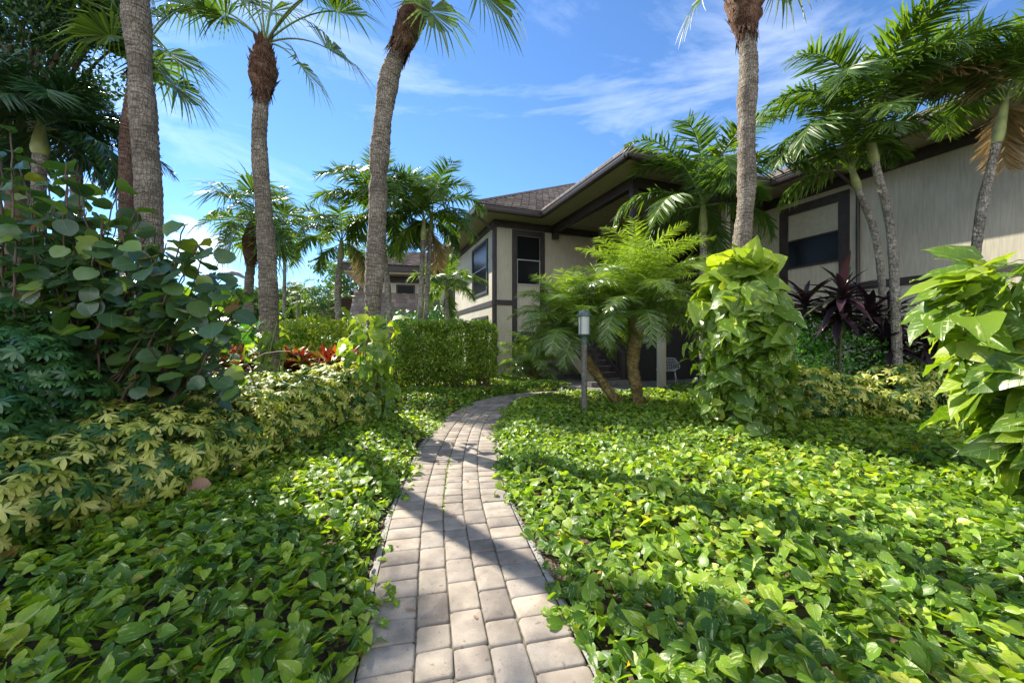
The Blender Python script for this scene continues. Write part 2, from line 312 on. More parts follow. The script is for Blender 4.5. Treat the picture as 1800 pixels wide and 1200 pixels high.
def trunkmat(name, c0, c1, c2, ring=18., bump=1.):
    m, t, p, out = mat(name)
    co = nd(t, 'ShaderNodeTexCoord').outputs['Object']; uv = nd(t, 'ShaderNodeUVMap').outputs[0]
    n1 = nd(t, 'ShaderNodeTexNoise', {'Vector': co, 'Scale': 3.5, 'Detail': 6.}); n2 = nd(t, 'ShaderNodeTexNoise', {'Vector': co, 'Scale': 38., 'Detail': 6., 'Roughness': .75})
    mu = nd(t, 'ShaderNodeMapping', {'Vector': uv, 'Scale': (2.5, ring, 1)}); 
    n3 = nd(t, 'ShaderNodeTexNoise', {'Vector': mu.outputs[0], 'Scale': 2.2, 'Detail': 5., 'Roughness': .6, 'Distortion': .4})
    mv = nd(t, 'ShaderNodeMapping', {'Vector': co, 'Scale': (30, 30, 9)}); vo = nd(t, 'ShaderNodeTexVoronoi', {'Vector': mv.outputs[0], 'Scale': 1.}, feature='DISTANCE_TO_EDGE')
    r1 = ramp(t, n1.outputs['Fac'], [(.32, c0), (.55, c1), (.75, c2)])
    r3 = ramp(t, n3.outputs['Fac'], [(.36, (.32, .30, .28)), (.60, (1.15, 1.15, 1.15))]); rv = ramp(t, vo.outputs[0], [(0, (.55, .55, .55)), (.12, (1, 1, 1))])
    a = nd(t, 'ShaderNodeMixRGB', {'Fac': .8, 'Color1': r1.outputs[0], 'Color2': r3.outputs[0]}, blend_type='MULTIPLY')
    b = nd(t, 'ShaderNodeMixRGB', {'Fac': .7, 'Color1': a.outputs[0], 'Color2': rv.outputs[0]}, blend_type='MULTIPLY')
    t.links.new(b.outputs[0], p.inputs['Base Color']); p.inputs['Roughness'].default_value = .9; p.inputs['Specular IOR Level'].default_value = .2
    h = nd(t, 'ShaderNodeMath', {0: n3.outputs['Fac'], 1: n2.outputs['Fac']}, operation='ADD'); h2 = nd(t, 'ShaderNodeMath', {0: h.outputs[0], 1: rv.outputs[0]}, operation='ADD')
    bp = nd(t, 'ShaderNodeBump', {'Height': h2.outputs[0], 'Strength': bump, 'Distance': .03}); t.links.new(bp.outputs[0], p.inputs['Normal'])
    return m
M['trunk'] = trunkmat('grey palm bark', (.24, .20, .155), (.38, .32, .25), (.52, .45, .36))
M['trunk_w'] = trunkmat('ringed pale palm bark', (.22, .195, .16), (.42, .38, .31), (.58, .54, .46), ring=10.)
M['trunk_r'] = trunkmat('reddish palm bark', (.17, .10, .075), (.25, .16, .12), (.3, .22, .17))
M['boots'] = trunkmat('fibrous palm boots', (.14, .07, .05), (.27, .15, .10), (.42, .28, .18), ring=6.)
M['pygtrunk'] = trunkmat('knobbly date palm bark', (.20, .15, .06), (.36, .27, .11), (.5, .42, .2), ring=30., bump=.5)

# soil
m, t, p, out = mat('mulch soil'); co = nd(t, 'ShaderNodeTexCoord').outputs['Object']
v1 = nd(t, 'ShaderNodeTexVoronoi', {'Vector': co, 'Scale': 28.}); n1 = nd(t, 'ShaderNodeTexNoise', {'Vector': co, 'Scale': 4., 'Detail': 8.})
r = ramp(t, v1.outputs['Color'], [(0, (.035, .025, .017)), (.5, (.08, .055, .035)), (1, (.17, .115, .07))]); r2 = ramp(t, n1.outputs['Fac'], [(.3, (.6, .6, .6)), (.7, (1.1, 1.1, 1.1))])
mm = nd(t, 'ShaderNodeMixRGB', {'Fac': 1., 'Color1': r.outputs[0], 'Color2': r2.outputs[0]}, blend_type='MULTIPLY'); t.links.new(mm.outputs[0], p.inputs['Base Color']); p.inputs['Roughness'].default_value = .95
bp = nd(t, 'ShaderNodeBump', {'Height': v1.outputs['Distance'], 'Strength': 1., 'Distance': .02}); t.links.new(bp.outputs[0], p.inputs['Normal']); M['soil'] = m
# pavers
m, t, p, out = mat('tumbled concrete pavers'); co = nd(t, 'ShaderNodeTexCoord').outputs['Object']; a = nd(t, 'ShaderNodeAttribute', attribute_name='rnd')
r = ramp(t, a.outputs['Fac'], [(0, (.245, .21, .18)), (.3, (.325, .28, .235)), (.6, (.385, .33, .27)), (.8, (.35, .31, .27)), (1, (.45, .38, .295))])
n1 = nd(t, 'ShaderNodeTexNoise', {'Vector': co, 'Scale': 7., 'Detail': 6.}); n2 = nd(t, 'ShaderNodeTexNoise', {'Vector': co, 'Scale': 260., 'Detail': 3., 'Roughness': .8})
r1 = ramp(t, n1.outputs['Fac'], [(.3, (.74, .72, .72)), (.62, (1.05, 1.05, 1.03))]); r2 = ramp(t, n2.outputs['Fac'], [(.35, (.78, .78, .78)), (.65, (1.14, 1.14, 1.14))])
n5 = nd(t, 'ShaderNodeTexNoise', {'Vector': co, 'Scale': 2.3, 'Detail': 8., 'Roughness': .7}); r5 = ramp(t, n5.outputs['Fac'], [(.38, (.70, .68, .66)), (.56, (1, 1, 1))]); n6 = nd(t, 'ShaderNodeTexNoise', {'Vector': co, 'Scale': 34., 'Detail': 4.}); r6 = ramp(t, n6.outputs['Fac'], [(.30, (.55, .52, .48)), (.37, (1, 1, 1))])
x0 = nd(t, 'ShaderNodeMixRGB', {'Fac': 1., 'Color1': r.outputs[0], 'Color2': r1.outputs[0]}, blend_type='MULTIPLY'); x1 = nd(t, 'ShaderNodeMixRGB', {'Fac': .8, 'Color1': x0.outputs[0], 'Color2': r5.outputs[0]}, blend_type='MULTIPLY'); x = nd(t, 'ShaderNodeMixRGB', {'Fac': .8, 'Color1': x1.outputs[0], 'Color2': r6.outputs[0]}, blend_type='MULTIPLY'); y = nd(t, 'ShaderNodeMixRGB', {'Fac': .9, 'Color1': x.outputs[0], 'Color2': r2.outputs[0]}, blend_type='MULTIPLY')
t.links.new(y.outputs[0], p.inputs['Base Color']); p.inputs['Roughness'].default_value = .85; p.inputs['Specular IOR Level'].default_value = .3
bp = nd(t, 'ShaderNodeBump', {'Height': n2.outputs['Fac'], 'Strength': .45, 'Distance': .004}); t.links.new(bp.outputs[0], p.inputs['Normal']); M['paver'] = m
M['joint'] = plain('joint sand with moss', (.13, .115, .08), .95, noise=.4, scale=30, bump=.6)
# roof tile
m, t, p, out = mat('brown flat roof tiles'); a = nd(t, 'ShaderNodeAttribute', attribute_name='rnd'); co = nd(t, 'ShaderNodeTexCoord').outputs['Object']
r = ramp(t, a.outputs['Fac'], [(0, (.14, .11, .095)), (.5, (.20, .16, .135)), (1, (.29, .24, .20))]); n1 = nd(t, 'ShaderNodeTexNoise', {'Vector': co, 'Scale': 12., 'Detail': 5.})
r1 = ramp(t, n1.outputs['Fac'], [(.3, (.75, .75, .75)), (.7, (1.1, 1.1, 1.1))]); x = nd(t, 'ShaderNodeMixRGB', {'Fac': 1., 'Color1': r.outputs[0], 'Color2': r1.outputs[0]}, blend_type='MULTIPLY')
t.links.new(x.outputs[0], p.inputs['Base Color']); p.inputs['Roughness'].default_value = .8; M['tile'] = m

# ------------------------------------------------------------------ ground, path
mb = MB(); n = 60; g = np.concatenate([-np.geomspace(300, 1, 30), np.geomspace(1, 300, 30)])
X, Yg = np.meshgrid(g, g+8); Z = np.full_like(X, -.035)
i, j = np.meshgrid(np.arange(n-1), np.arange(n-1), indexing='ij'); Q = np.stack([i*n+j, i*n+j+1, (i+1)*n+j+1, (i+1)*n+j], -1).reshape(-1, 4)
mb.add(np.stack([X, Yg, Z], -1).reshape(-1, 3), Q); tag(mb.build('ground', M['soil']), kind='structure')

ctrl = np.array([(.34, -1.5), (.16, 0), (.0, .8), (-.14, 1.5), (-.31, 2.28), (-.465, 3.04), (-.555, 3.64), (-.655, 4.56), (-.705, 5.69), (-.69, 6.5), (-.6, 7.5), (-.33, 8.6), (.22, 9.45), (1.05, 9.95), (2.2, 10.2), (3.6, 10.3)])
def catmull(P, m=24):
    P = np.vstack([2*P[0]-P[1], P, 2*P[-1]-P[-2]]); out = []
    for k in range(1, len(P)-2):
        for s_ in np.linspace(0, 1, m, endpoint=False):
            p0, p1, p2, p3 = P[k-1:k+3]
            out.append(.5*((2*p1)+(-p0+p2)*s_+(2*p0-5*p1+4*p2-p3)*s_**2+(-p0+3*p1-3*p2+p3)*s_**3))
    out.append(P[-2]); return np.array(out)
PC = catmull(ctrl)
Ls = np.concatenate([[0], np.cumsum(np.linalg.norm(np.diff(PC, axis=0), axis=1))])
PT = nz(np.gradient(PC, axis=0)); PN = np.stack([PT[:, 1], -PT[:, 0]], -1)
def pth(s_, t_):
    s_ = np.asarray(s_, float); t_ = np.asarray(t_, float)
    c = np.stack([np.interp(s_, Ls, PC[:, k]) for k in (0, 1)], -1); nn = np.stack([np.interp(s_, Ls, PN[:, k]) for k in (0, 1)], -1); nn = nz(nn)
    return c+nn*t_[..., None]
HW = .475
mb = MB()
cols = [(-HW, -HW+.232, 'w'), (-HW+.236, -.083, 'n'), (-.079, .079, 'n'), (.083, HW-.236, 'n'), (HW-.232, HW, 'w')]
for (t0, t1, kd) in cols:
    s_ = rng.random()*.1
    while s_ < Ls[-1]-.25:
        ln = .156 if kd == 'w' else (.156 if rng.random() < .45 else .232)
        g_ = .0014; a0, a1 = s_+g_, s_+ln-g_; b0, b1 = t0+g_, t1-g_
        rc = .016
        outl = []
        for (cs, ct, ph) in ((a0+rc, b0+rc, 180), (a1-rc, b0+rc, 270), (a1-rc, b1-rc, 0), (a0+rc, b1-rc, 90)):
            for q in (0, 45, 90):
                an = R(ph+q); outl.append((cs+rc*math.cos(an)*1., ct+rc*math.sin(an)))
            
        outl = np.array(outl)+rng.normal(size=(12, 2))*.0014
        cc = outl.mean(0); nO = 12
        dz = rng.normal()*.0016; tl = rng.normal(size=2)*.008
        def lvl(scale_in, z):
            d = outl-cc; L_ = np.linalg.norm(d, axis=1)[:, None]; o2 = cc+d*(1-scale_in/L_)
            xy = pth(o2[:, 0], o2[:, 1]); zz = z+dz+(o2-cc)@tl
            return np.column_stack([xy, zz])
        V = np.vstack([lvl(0, -.05), lvl(0, -.007), lvl(.006, -.0015), lvl(.016, .0012), np.array([[*pth(cc[0], cc[1]), .0015+dz]])])
        Qs = []
        for lv in range(3):
            for k in range(nO): k2 = (k+1) % nO; Qs.append((lv*nO+k, lv*nO+k2, (lv+1)*nO+k2, (lv+1)*nO+k))
        for k in range(nO): Qs.append((3*nO+k, 3*nO+(k+1) % nO, 4*nO, 4*nO))
        mb.add(V, Qs, rnd=rng.random(), mi=0); s_ += ln
ss = np.arange(0, Ls[-1]-.2, .1); a_ = pth(ss, np.full_like(ss, -HW-.0)); b_ = pth(ss, np.full_like(ss, HW+.0))
V = np.zeros((len(ss), 2, 3)); V[:, 0, :2] = a_; V[:, 1, :2] = b_; V[..., 2] = -.011
k = np.arange(len(ss)-1)*2; mb.add(V.reshape(-1, 3), np.stack([k, k+1, k+3, k+2], -1), mi=1)
tag(mb.build('path', [M['paver'], M['joint']]), kind='structure')
# concrete edging
mb = MB()
for sgn, wd in ((-1, .05), (1, .06)):
    ss = np.arange(0, Ls[-1]-.3, .05); nse = np.cumsum(rng.normal(size=len(ss))*.003); nse -= np.linspace(0, nse[-1], len(ss)); ws_ = wd+nse*.8+rng.normal(size=len(ss))*.003
    V = np.zeros((len(ss), 4, 3))
    for q, (tt, zz) in enumerate(((0, -.006), (.0, -.006), (1, -.014), (1.25, -.06))):
        V[:, q, :2] = pth(ss, sgn*(HW+.004+tt*ws_)); V[:, q, 2] = zz+rng.normal(size=len(ss))*.0015
    V[:, 1, :2] = pth(ss, sgn*(HW+.03)); 
    k = np.arange(len(ss)-1)*4
    Q = np.vstack([np.stack([k+c, k+c+1, k+c+5, k+c+4], -1) if sgn > 0 else np.stack([k+c+1, k+c, k+c+4, k+c+5], -1) for c in range(3)])
    mb.add(V.reshape(-1, 3), Q)
tag(mb.build('kerb', M['concrete']), kind='structure')
def pathdist(x, y):
    sub = PC[::6]; d = np.full(len(x), 1e9)
    for c in sub: d = np.minimum(d, np.hypot(x-c[0], y-c[1]))
    return d

# ------------------------------------------------------------------ the house (local axes: X = v, Y = u)
TH = math.atan2(.362, .932); cv, sv = math.cos(TH), math.sin(TH)
def toworld(v, u, z=0): return np.array([cv*v-sv*u, sv*v+cv*u, z])
def uv_of(x, y): return cv*x+sv*y, -sv*x+cv*y
BV, BU = 4.64, 13.75
house = empty('house', toworld(BV, BU), 'two storey beige house with dark brown trim and covered entry at the path end', 'house', rz=TH)
class HB(MB):
    def build(s, name, mats, parent=None, smooth=False, label=None):
        o = MB.build(s, name, mats, None, smooth, origin=(BV, BU, 0)); o.location = (0, 0, 0); o.parent = parent or house
        if label: o['label'] = label
        return o
V0, U0, VR = 4.64, 13.75, 12.48      # left corner, facade plane, right wing wall plane
ZT = 6.0                              # soffit
# left wing walls
b = HB(); b.box((V0, U0, -.05), (9.2, U0+.15, ZT)); b.build('wall', M['sidX'])
b = HB(); b.box((V0, U0+.152, -.05), (V0+.15, 32, ZT)); b.build('wall', M['sidY'])
# recess back wall (dark) and side
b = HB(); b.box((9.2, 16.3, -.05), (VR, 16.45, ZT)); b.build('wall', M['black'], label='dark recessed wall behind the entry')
b = HB(); b.box((VR, -9, -.05), (VR+.15, 20, ZT)); b.build('wall', M['sidY'], label='long beige side wall of the right wing')
# belt bands, corner trim, top beams
b = HB()
b.box((V0-.035, U0-.035, 2.75), (V0+.7, U0-.002, 2.95)); b.box((6.73, U0-.035, 2.75), (8.3, U0-.002, 2.95)); b.box((V0-.035, U0, 2.75), (V0-.002, 32, 2.95)); b.build('belt_trim', M['trim'])
b = HB(); b.box((VR-.035, -9, 2.75), (VR-.002, 6.4, 2.95)); b.build('belt_trim', M['trim'])
b = HB(); b.box((V0-.05, U0-.05, 5.72), (9.2, U0-.003, 5.985)); b.box((V0-.05, U0-.003, 5.72), (V0-.003, 32, 5.985)); b.build('eave_beam', M['trim'])
b = HB(); b.box((VR-.06, -9, 5.70), (VR-.003, 13.6, 5.985)); b.build('eave_beam', M['trim'])
b = HB(); b.box((V0-.04, U0-.04, -.03), (V0+.07, U0-.004, 5.7)); b.box((V0-.04, U0-.003, -.03), (V0-.004, U0+.09, 5.7)); b.build('corner_trim', M['trim'])
# porch beam, front beam, columns
b = HB(); b.box((7.02, 8.72, 5.68), (7.22, U0-.06, 5.985)); b.box((7.0, 13.45, 5.45), (7.24, 13.64, 5.679)); b.build('porch_beam', M['trim'])
b = HB(); b.box((7.225, 8.72, 5.68), (VR-.065, 8.9, 5.985)); b.build('porch_beam', M['trim'])
b = HB(); b.box((7.03, 8.73, 3.0), (7.2, 8.9, 5.675)); b.box((7.03, 8.73, 2.85), (7.2, 8.9, 2.999)); b.build('column', M['trim'])
b = HB(); b.box((8.02, 8.72, .02), (8.2, 8.9, 2.84)); b.build('column', M['sidX'], label='pale column beside the porch chair')
b = HB(); b.box((8.03, 8.73, 2.841), (8.19, 8.89, 5.675)); b.build('column', M['trim'])
b = HB(); b.box((10.6, 8.72, .02), (10.78, 8.9, 5.675)); b.build('column', M['sidX'])
# soffit sheets
EV, EU, PV, PU, REV = 3.74, 12.85, 6.2, 7.86, 11.32
b = HB()
b.box((EV, EU, ZT), (V0+.0, 32, ZT+.03)); b.box((V0, EU, ZT), (PV, U0+.15, ZT+.03)); b.box((PV, PU, ZT), (REV, 16.45, ZT+.03)); b.box((REV, -9, ZT), (VR+.15, 16.45, ZT+.03))
b.build('soffit', M['soffit'])
b = HB()
for k in range(18):
    u_ = 8.3+k*.305
    if u_ < 13.4: b.box((7.25, u_, ZT-.004), (VR-.1, u_+.01, ZT-.0005))
for k in range(60): b.box((REV+.12, -8.5+k*.3, ZT-.004), (VR-.08, -8.49+k*.3, ZT-.0005))
b.build('soffit_seam', M['trim'])
# gutters (profiled) with fascia
def gutter(b, p0, p1, nrm):
    """p0,p1 local (v,u) along eave edge, nrm outward unit"""
    d = np.array(p1)-np.array(p0); Lg = np.linalg.norm(d)
    prof = [(0, .0), (.06, 0), (.10, .03), (.12, .09), (.13, .155), (.145, .165), (.145, .185), (.12, .185), (.115, .16), (0, .16), (0, .23), (-.03, .25), (-.03, 0)]
    V = []
    for e in (p0, p1):
        for (o_, z_) in prof: V.append((e[0]+nrm[0]*o_, e[1]+nrm[1]*o_, ZT-.06+z_))
    k = len(prof); b.add(V, [(i_, (i_+1) % k, k+(i_+1) % k, k+i_) for i_ in range(k)])
for (p0, p1, nr) in (((EV, 32), (EV, EU-.13), (-1, 0)), ((EV-.13, EU), (PV, EU), (0, -1)), ((PV, EU-.13), (PV, PU-.13), (-1, 0)), ((PV-.13, PU), (REV-.0, PU), (0, -1)), ((REV, PU-.14), (REV, -9), (-1, 0))):
    b = HB(); gutter(b, p0, p1, nr); b.build('gutter', M['gutter'])
# roofs : stepped courses of flat tiles
def course_plane(b, e0, e1, up, rise, rows, in0, in1, z0, step=.3, tile=.32):
    """eave from e0 to e1 (v,u), 'up' horizontal unit direction of slope, in0/in1 how fast the ends move inward per metre of run"""
    e0 = np.array(e0, float); e1 = np.array(e1, float); d = nz(e1-e0); up = np.array(up, float); sl = rise
    for r_ in range(rows):
        run0, run1 = r_*step, (r_+1)*step+.03
        L0 = e0+up*run0+d*in0*run0; R0 = e1+up*run0-d*in1*run0; L1 = e0+up*run1+d*in0*run1; R1 = e1+up*run1-d*in1*run1
        if np.dot(R0-L0, d) < .1: break
        if np.dot(R1-L1, d) < .02: mid = (R1+L1)/2; L1 = R1 = mid
        n_ = max(1, int(np.linalg.norm(R0-L0)/tile)); off = .5*(r_ % 2)
        cuts = np.clip((np.arange(n_+2)-off)/n_, 0, 1)
        za, zb = z0+sl*run0+.07, z0+sl*run1
        for a, c in zip(cuts[:-1], cuts[1:]):
            if c-a < 1e-4: continue
            g_ = .008/np.linalg.norm(R0-L0); a2, c2 = a+g_, c-g_
            A = L0+(R0-L0)*a2; B_ = L0+(R0-L0)*c2; A1 = L1+(R1-L1)*a2; B1 = L1+(R1-L1)*c2; j_ = rng.normal()*.004
            V = [(*A, za-.05), (*B_, za-.05), (*B_, za+j_), (*A, za+j_), (*B1, zb), (*A1, zb)]
            b.add(V, [(0, 1, 2, 3), (3, 2, 4, 5)], rnd=rng.random())
    # dark underlay
    rn = rows*step; L1 = e0+up*rn+d*in0*rn; R1 = e1+up*rn-d*in1*rn
    b.add([(*e0, z0-.02), (*e1, z0-.02), (*R1, z0-.02+sl*rn), (*L1, z0-.02+sl*rn)], [(0, 1, 2, 3)], rnd=0)
ZR = 6.17
b = HB()
course_plane(b, (EV-.08, EU-.08), (22.6, EU-.08), (0, 1), .60, 31, 1, 1, ZR)
course_plane(b, (EV-.08, 32), (EV-.08, EU-.08), (1, 0), .60, 31, 0, 1, ZR)
b.build('roof', M['tile'])
b = HB()
course_plane(b, (PV-.08, EU+4), (PV-.08, PU-.08), (1, 0), .34, 9, 0, 1, ZR); course_plane(b, (PV-.08, PU-.08), (REV+.6, PU-.08), (0, 1), .34, 9, 1, 1, ZR)
b.build('roof', M['tile'], label='low hipped roof over the entry')
b = HB(); course_plane(b, (REV-.08, PU+6), (REV-.08, -9), (1, 0), .46, 20, 0, 0, ZR); b.build('roof', M['tile'], label='tiled roof slope of the right wing')
# ridge caps
b = HB()
for k in range(34):
    t_ = k*.28; a = np.array([EV-.08+t_, EU-.08+t_, ZR+.07+.6*t_])
    b.bar(tuple(a), tuple(a+np.array([.29, .29, .6*.29-.03])), .2, .06)
b.build('ridge_cap', M['tile'])
b = HB()
for k in range(9):
    t_ = k*.28; a = np.array([PV-.08+t_, PU-.08+t_, ZR+.07+.34*t_]); b.bar(tuple(a), tuple(a+np.array([.29, .29, .34*.29-.03])), .2, .06)
b.build('ridge_cap', M['tile'])

# windows.  axis 'u' = on a wall of constant v (facing -v); axis 'v' = on facade of constant u (facing -u)
def window(axis, plane, a0, a1, z0, z1, fr=.2, blind=False, tall=None, label=None, sash=True):
    def bx(b, p0, p1, q0, q1, za, zb):   # p along wall, q depth out of the wall (positive outwards)
        if axis == 'v': b.box((p0, plane-q1, za), (p1, plane-q0, zb))
        else: b.box((plane-q1, p0, za), (plane-q0, p1, zb))
    b = HB(); zl = z0-fr if tall is None else tall
    bx(b, a0, a0+fr, .002, .05, zl, z1); bx(b, a1-fr, a1, .002, .05, zl, z1); bx(b, a0+fr, a1-fr, .002, .048, z1-fr, z1)
    if tall is None: bx(b, a0+fr, a1-fr, .002, .048, z0-fr, z0)
    w_ = b.build('window', M['trim'], label=label)
    b = HB(); bx(b, a0+fr+.02, a1-fr-.02, .003, .012, z0+.02, z1-fr-.02); b.build('pane', M['glass'], w_)
    if sash:
        zm = (z0+z1-fr)/2; b = HB(); bx(b, a0+fr, a1-fr, .013, .03, zm-.018, zm+.018); bx(b, a0+fr, a0+fr+.03, .013, .028, z0, zm-.02); bx(b, a1-fr-.03, a1-fr, .013, .028, z0, zm-.02)
        bx(b, a0+fr, a1-fr, .013, .04, z0-.03, z0+.01); b.build('sash', M['trim'] if blind else M['alum'], w_)
    if blind:
        zm = (z0+z1-fr)/2; b = HB(); bx(b, a0+fr+.03, a1-fr-.03, .0125, .016, zm+.03, z1-fr-.03); b.build('blind', M['blind'], w_)
    return w_
window('v', U0, 5.34, 6.73, 3.6, 5.69, fr=.2, tall=2.96, label='tall upstairs window with wide dark surround beside the corner')
window('v', U0, 5.34, 6.73, .38, 1.75, fr=.2, label='ground floor window below the tall upstairs window')
b = HB(); b.box((5.34, U0-.05, 1.76), (5.54, U0-.002, 2.95)); b.box((6.53, U0-.05, 1.76), (6.73, U0-.002, 2.95)); b.build('belt_trim', M['trim'])
window('u', V0, 14.6, 16.9, 3.4, 5.5, fr=.1); window('u', V0, 20.6, 22.8, 3.4, 5.5, fr=.1); window('u', V0, 14.6, 16.9, .7, 2.4, fr=.1); window('u', V0, 26, 28, 3.4, 5.5, fr=.1)
window('u', VR, 6.42, 8.3, 3.65, 5.55, fr=.24, blind=True, tall=2.96, label='upstairs window with a half drawn cream blind')
window('u', VR, 3.3, 4.9, .55, 1.6, fr=.09, label='small low window behind the yellow shrubs')
# upstairs door with a sidelight, and number plaque
dr = HB(); dr.box((VR-.04, 9.7, 3.12), (VR-.003, 10.65, 5.15)); dr = dr.build('door', M['sidY'])
b = HB(); b.box((VR-.07, 9.6, 3.1), (VR-.003, 9.69, 5.25)); b.box((VR-.07, 10.66, 3.1), (VR-.003, 10.75, 5.25)); b.box((VR-.07, 9.69, 5.16), (VR-.003, 10.66, 5.25)); b.build('frame', M['trim'], dr)
b = HB(); b.box((VR-.05, 10.2, 4.3), (VR-.041, 10.38, 4.95)); b.build('pane', M['glass'], dr)
b = HB(); b.box((VR-.10, 9.8, 4.05), (VR-.041, 9.86, 4.11)); b.build('handle', M['alum'], dr)
# downspouts
b = HB(); b.tube([(EV-.02, EU+.1, 5.95), (EV-.0, EU+.15, 5.8), (V0-.1, U0-.1, 5.55), (V0-.11, U0-.11, 5.4), (V0-.11, U0-.11, 0)], .04, 8); b.build('downspout', M['gutter'], smooth=True)
b = HB(); b.tube([(REV+.05, 6.25, 5.98), (REV+.1, 6.25, 5.86), (VR-.1, 6.22, 5.5), (VR-.075, 6.2, 5.3), (VR-.075, 6.2, 0)], .045, 8); b.build('downspout', M['gutter'], smooth=True)
# upper deck, railings
b = HB(); b.box((7.7, 10.2, 2.82), (VR-.01, 16.28, 3.05)); b.build('deck', M['trim'])
rl = HB(); rl.box((7.75, 10.16, 4.0), (VR-.02, 10.24, 4.07)); rl.box((7.75, 10.18, 3.15), (VR-.02, 10.22, 3.2)); rl = rl.build('railing', M['trim'])
b = HB()
for k in range(40): b.box((7.8+k*.12, 10.19, 3.2), (7.825+k*.12, 10.21, 4.0))
b.build('baluster', M['trim'], rl)
# patio slab
b = HB(); b.box((5.6, 8.2, -.04), (VR-.01, 16.3, .02)); b.build('patio_slab', M['slab'])
b = HB(); b.box((VR-.03, 11.2, 3.06), (VR-.004, 16.25, 5.69)); b.build('wall', M['black'], label='black panel standing in for the shaded opening past the upstairs door')  # flat black panel, the shade of the opening put into its colour
b = HB(); b.box((8.21, 8.75, .02), (10.58, 8.82, .07)); b.build('sill', M['alum'])
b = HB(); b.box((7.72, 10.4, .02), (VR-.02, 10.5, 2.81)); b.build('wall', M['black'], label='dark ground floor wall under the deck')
b = HB(); b.box((9.0, 9.9, .05), (9.05, 13.0, 2.8)); 
# stairs
st = HB(); nst = 17
for k in range(nst): st.box((6.68, 10.0+k*.27, .03+.179*k), (7.58, 10.0+k*.27+.29, .03+.179*(k+1)))
st = st.build('staircase', M['trim'])
b = HB()
for k in range(nst): b.box((6.69, 9.975+k*.27, .179*(k+1)+.005), (7.57, 10.0+k*.27-.001, .179*(k+1)+.029))
b.build('tread_nosing', M['slab'], st)
for v_ in (6.6, 7.59):
    b = HB(); b.add([(v_, 9.93, 0), (v_, 14.6, 3.1), (v_, 14.6, 2.75), (v_, 10.35, 0), (v_+.07, 9.93, 0), (v_+.07, 14.6, 3.1), (v_+.07, 14.6, 2.75), (v_+.07, 10.35, 0),
          (v_, 9.93, .28), (v_+.07, 9.93, .28), (v_, 14.45, 3.29), (v_+.07, 14.45, 3.29)], [(0, 3, 2, 1), (4, 5, 6, 7), (8, 0, 1, 10), (9, 11, 5, 4), (8, 9, 4, 0), (8, 10, 11, 9), (3, 7, 6, 2)])
    b.build('stringer', M['soffit'] if v_ < 7 else M['trim'], st)
for v_ in (6.63, 7.62):
    b = HB(); b.bar((v_, 9.95, 1.0), (v_, 14.5, 4.05), .07, .09); b.bar((v_, 9.95, .0), (v_, 9.95, 1.04), .09, .09); b.bar((v_, 9.97, .3), (v_, 14.5, 3.35), .04, .04)
    for k in range(26): u_ = 10.12+k*.17; z_ = (u_-9.95)*.67; b.bar((v_, u_, z_+.3), (v_, u_, z_+.98), .022, .022)
    b.build('handrail', M['trim'], st)
# pale base step at the foot of the stairs
b = HB(); b.box((6.2, 9.55, .021), (7.75, 9.92, .16)); b.build('step', M['slab'])

# number plaque: a thing of its own kind fixed to the wall (part of the house)
b = HB(); b.box((VR-.02, 8.95, 4.72), (VR-.003, 9.2, 4.95)); pl = b.build('number_plaque', M['trim'])
b = HB(); b.box((VR-.026, 8.97, 4.74), (VR-.021, 9.18, 4.93)); b.build('plaque_face', M['soffit'], pl)
tcu = bpy.data.curves.new('plaque_text', 'FONT'); tcu.body = 'D'; tcu.size = .2; tcu.extrude = .002; tcu.align_x = 'CENTER'; tcu.align_y = 'CENTER'
to = bpy.data.objects.new('plaque_text', tcu); C.objects.link(to); to.data.materials.append(M['trim'])
me_ = bpy.data.meshes.new_from_object(to); me_.name = 'plaque_text'; bpy.data.objects.remove(to); to = bpy.data.objects.new('plaque_letter', me_); C.objects.link(to); to.parent = pl; to.location = (VR-.03-BV, 9.075-BU, 4.835); to.rotation_euler = (R(90), 0, R(-90))

# wire chair on the patio
def wire_chair(loc, rz):
    ch = empty('wire_chair', loc, 'white wire mesh patio chair standing beside the pale porch column', 'chair', rz=rz)
    def shell(s_, t_):  # s across -1..1, t 0 front of seat..1 back top
        t_ = np.asarray(t_, float); s_ = np.asarray(s_, float)
        y = np.interp(t_, [0, .45, .6, 1], [.30, -.16, -.25, -.36]); z = np.interp(t_, [0, .08, .45, .6, 1], [.46, .44, .41, .47, .82])
        hw = np.interp(t_, [0, .5, .75, 1], [.27, .30, .34, .18]); z = z+.10*s_**2*(t_ < .62)*np.sin(np.minimum(t_/.62, 1)*3.14)**.5; y = y+.10*s_**2*(t_ >= .5)
        return np.stack([s_*hw, y, z], -1)
    b = MB(); t_ = np.linspace(0, 1, 18)
    for s_ in np.linspace(-1, 1, 13): b.tube(shell(np.full(18, s_), t_), .0035 if abs(s_) < .99 else .007, 5)
    s2 = np.linspace(-1, 1, 12)
    for q in np.linspace(0, 1, 19): b.tube(shell(s2, np.full(12, q)), .0035 if 0 < q < 1 else .007, 5)
    b.build('mesh_seat', M['steel'], ch)
    for sx_ in (-1, 1):
        b = MB(); b.tube([(sx_*.24, .22, .42), (sx_*.27, .26, .01), (sx_*.27, -.24, .01), (sx_*.2, -.12, .41)], .009, 6); b.build('leg', M['steel'], ch)
wp = toworld(8.75, 9.25); wire_chair((wp[0], wp[1], .02), R(150))

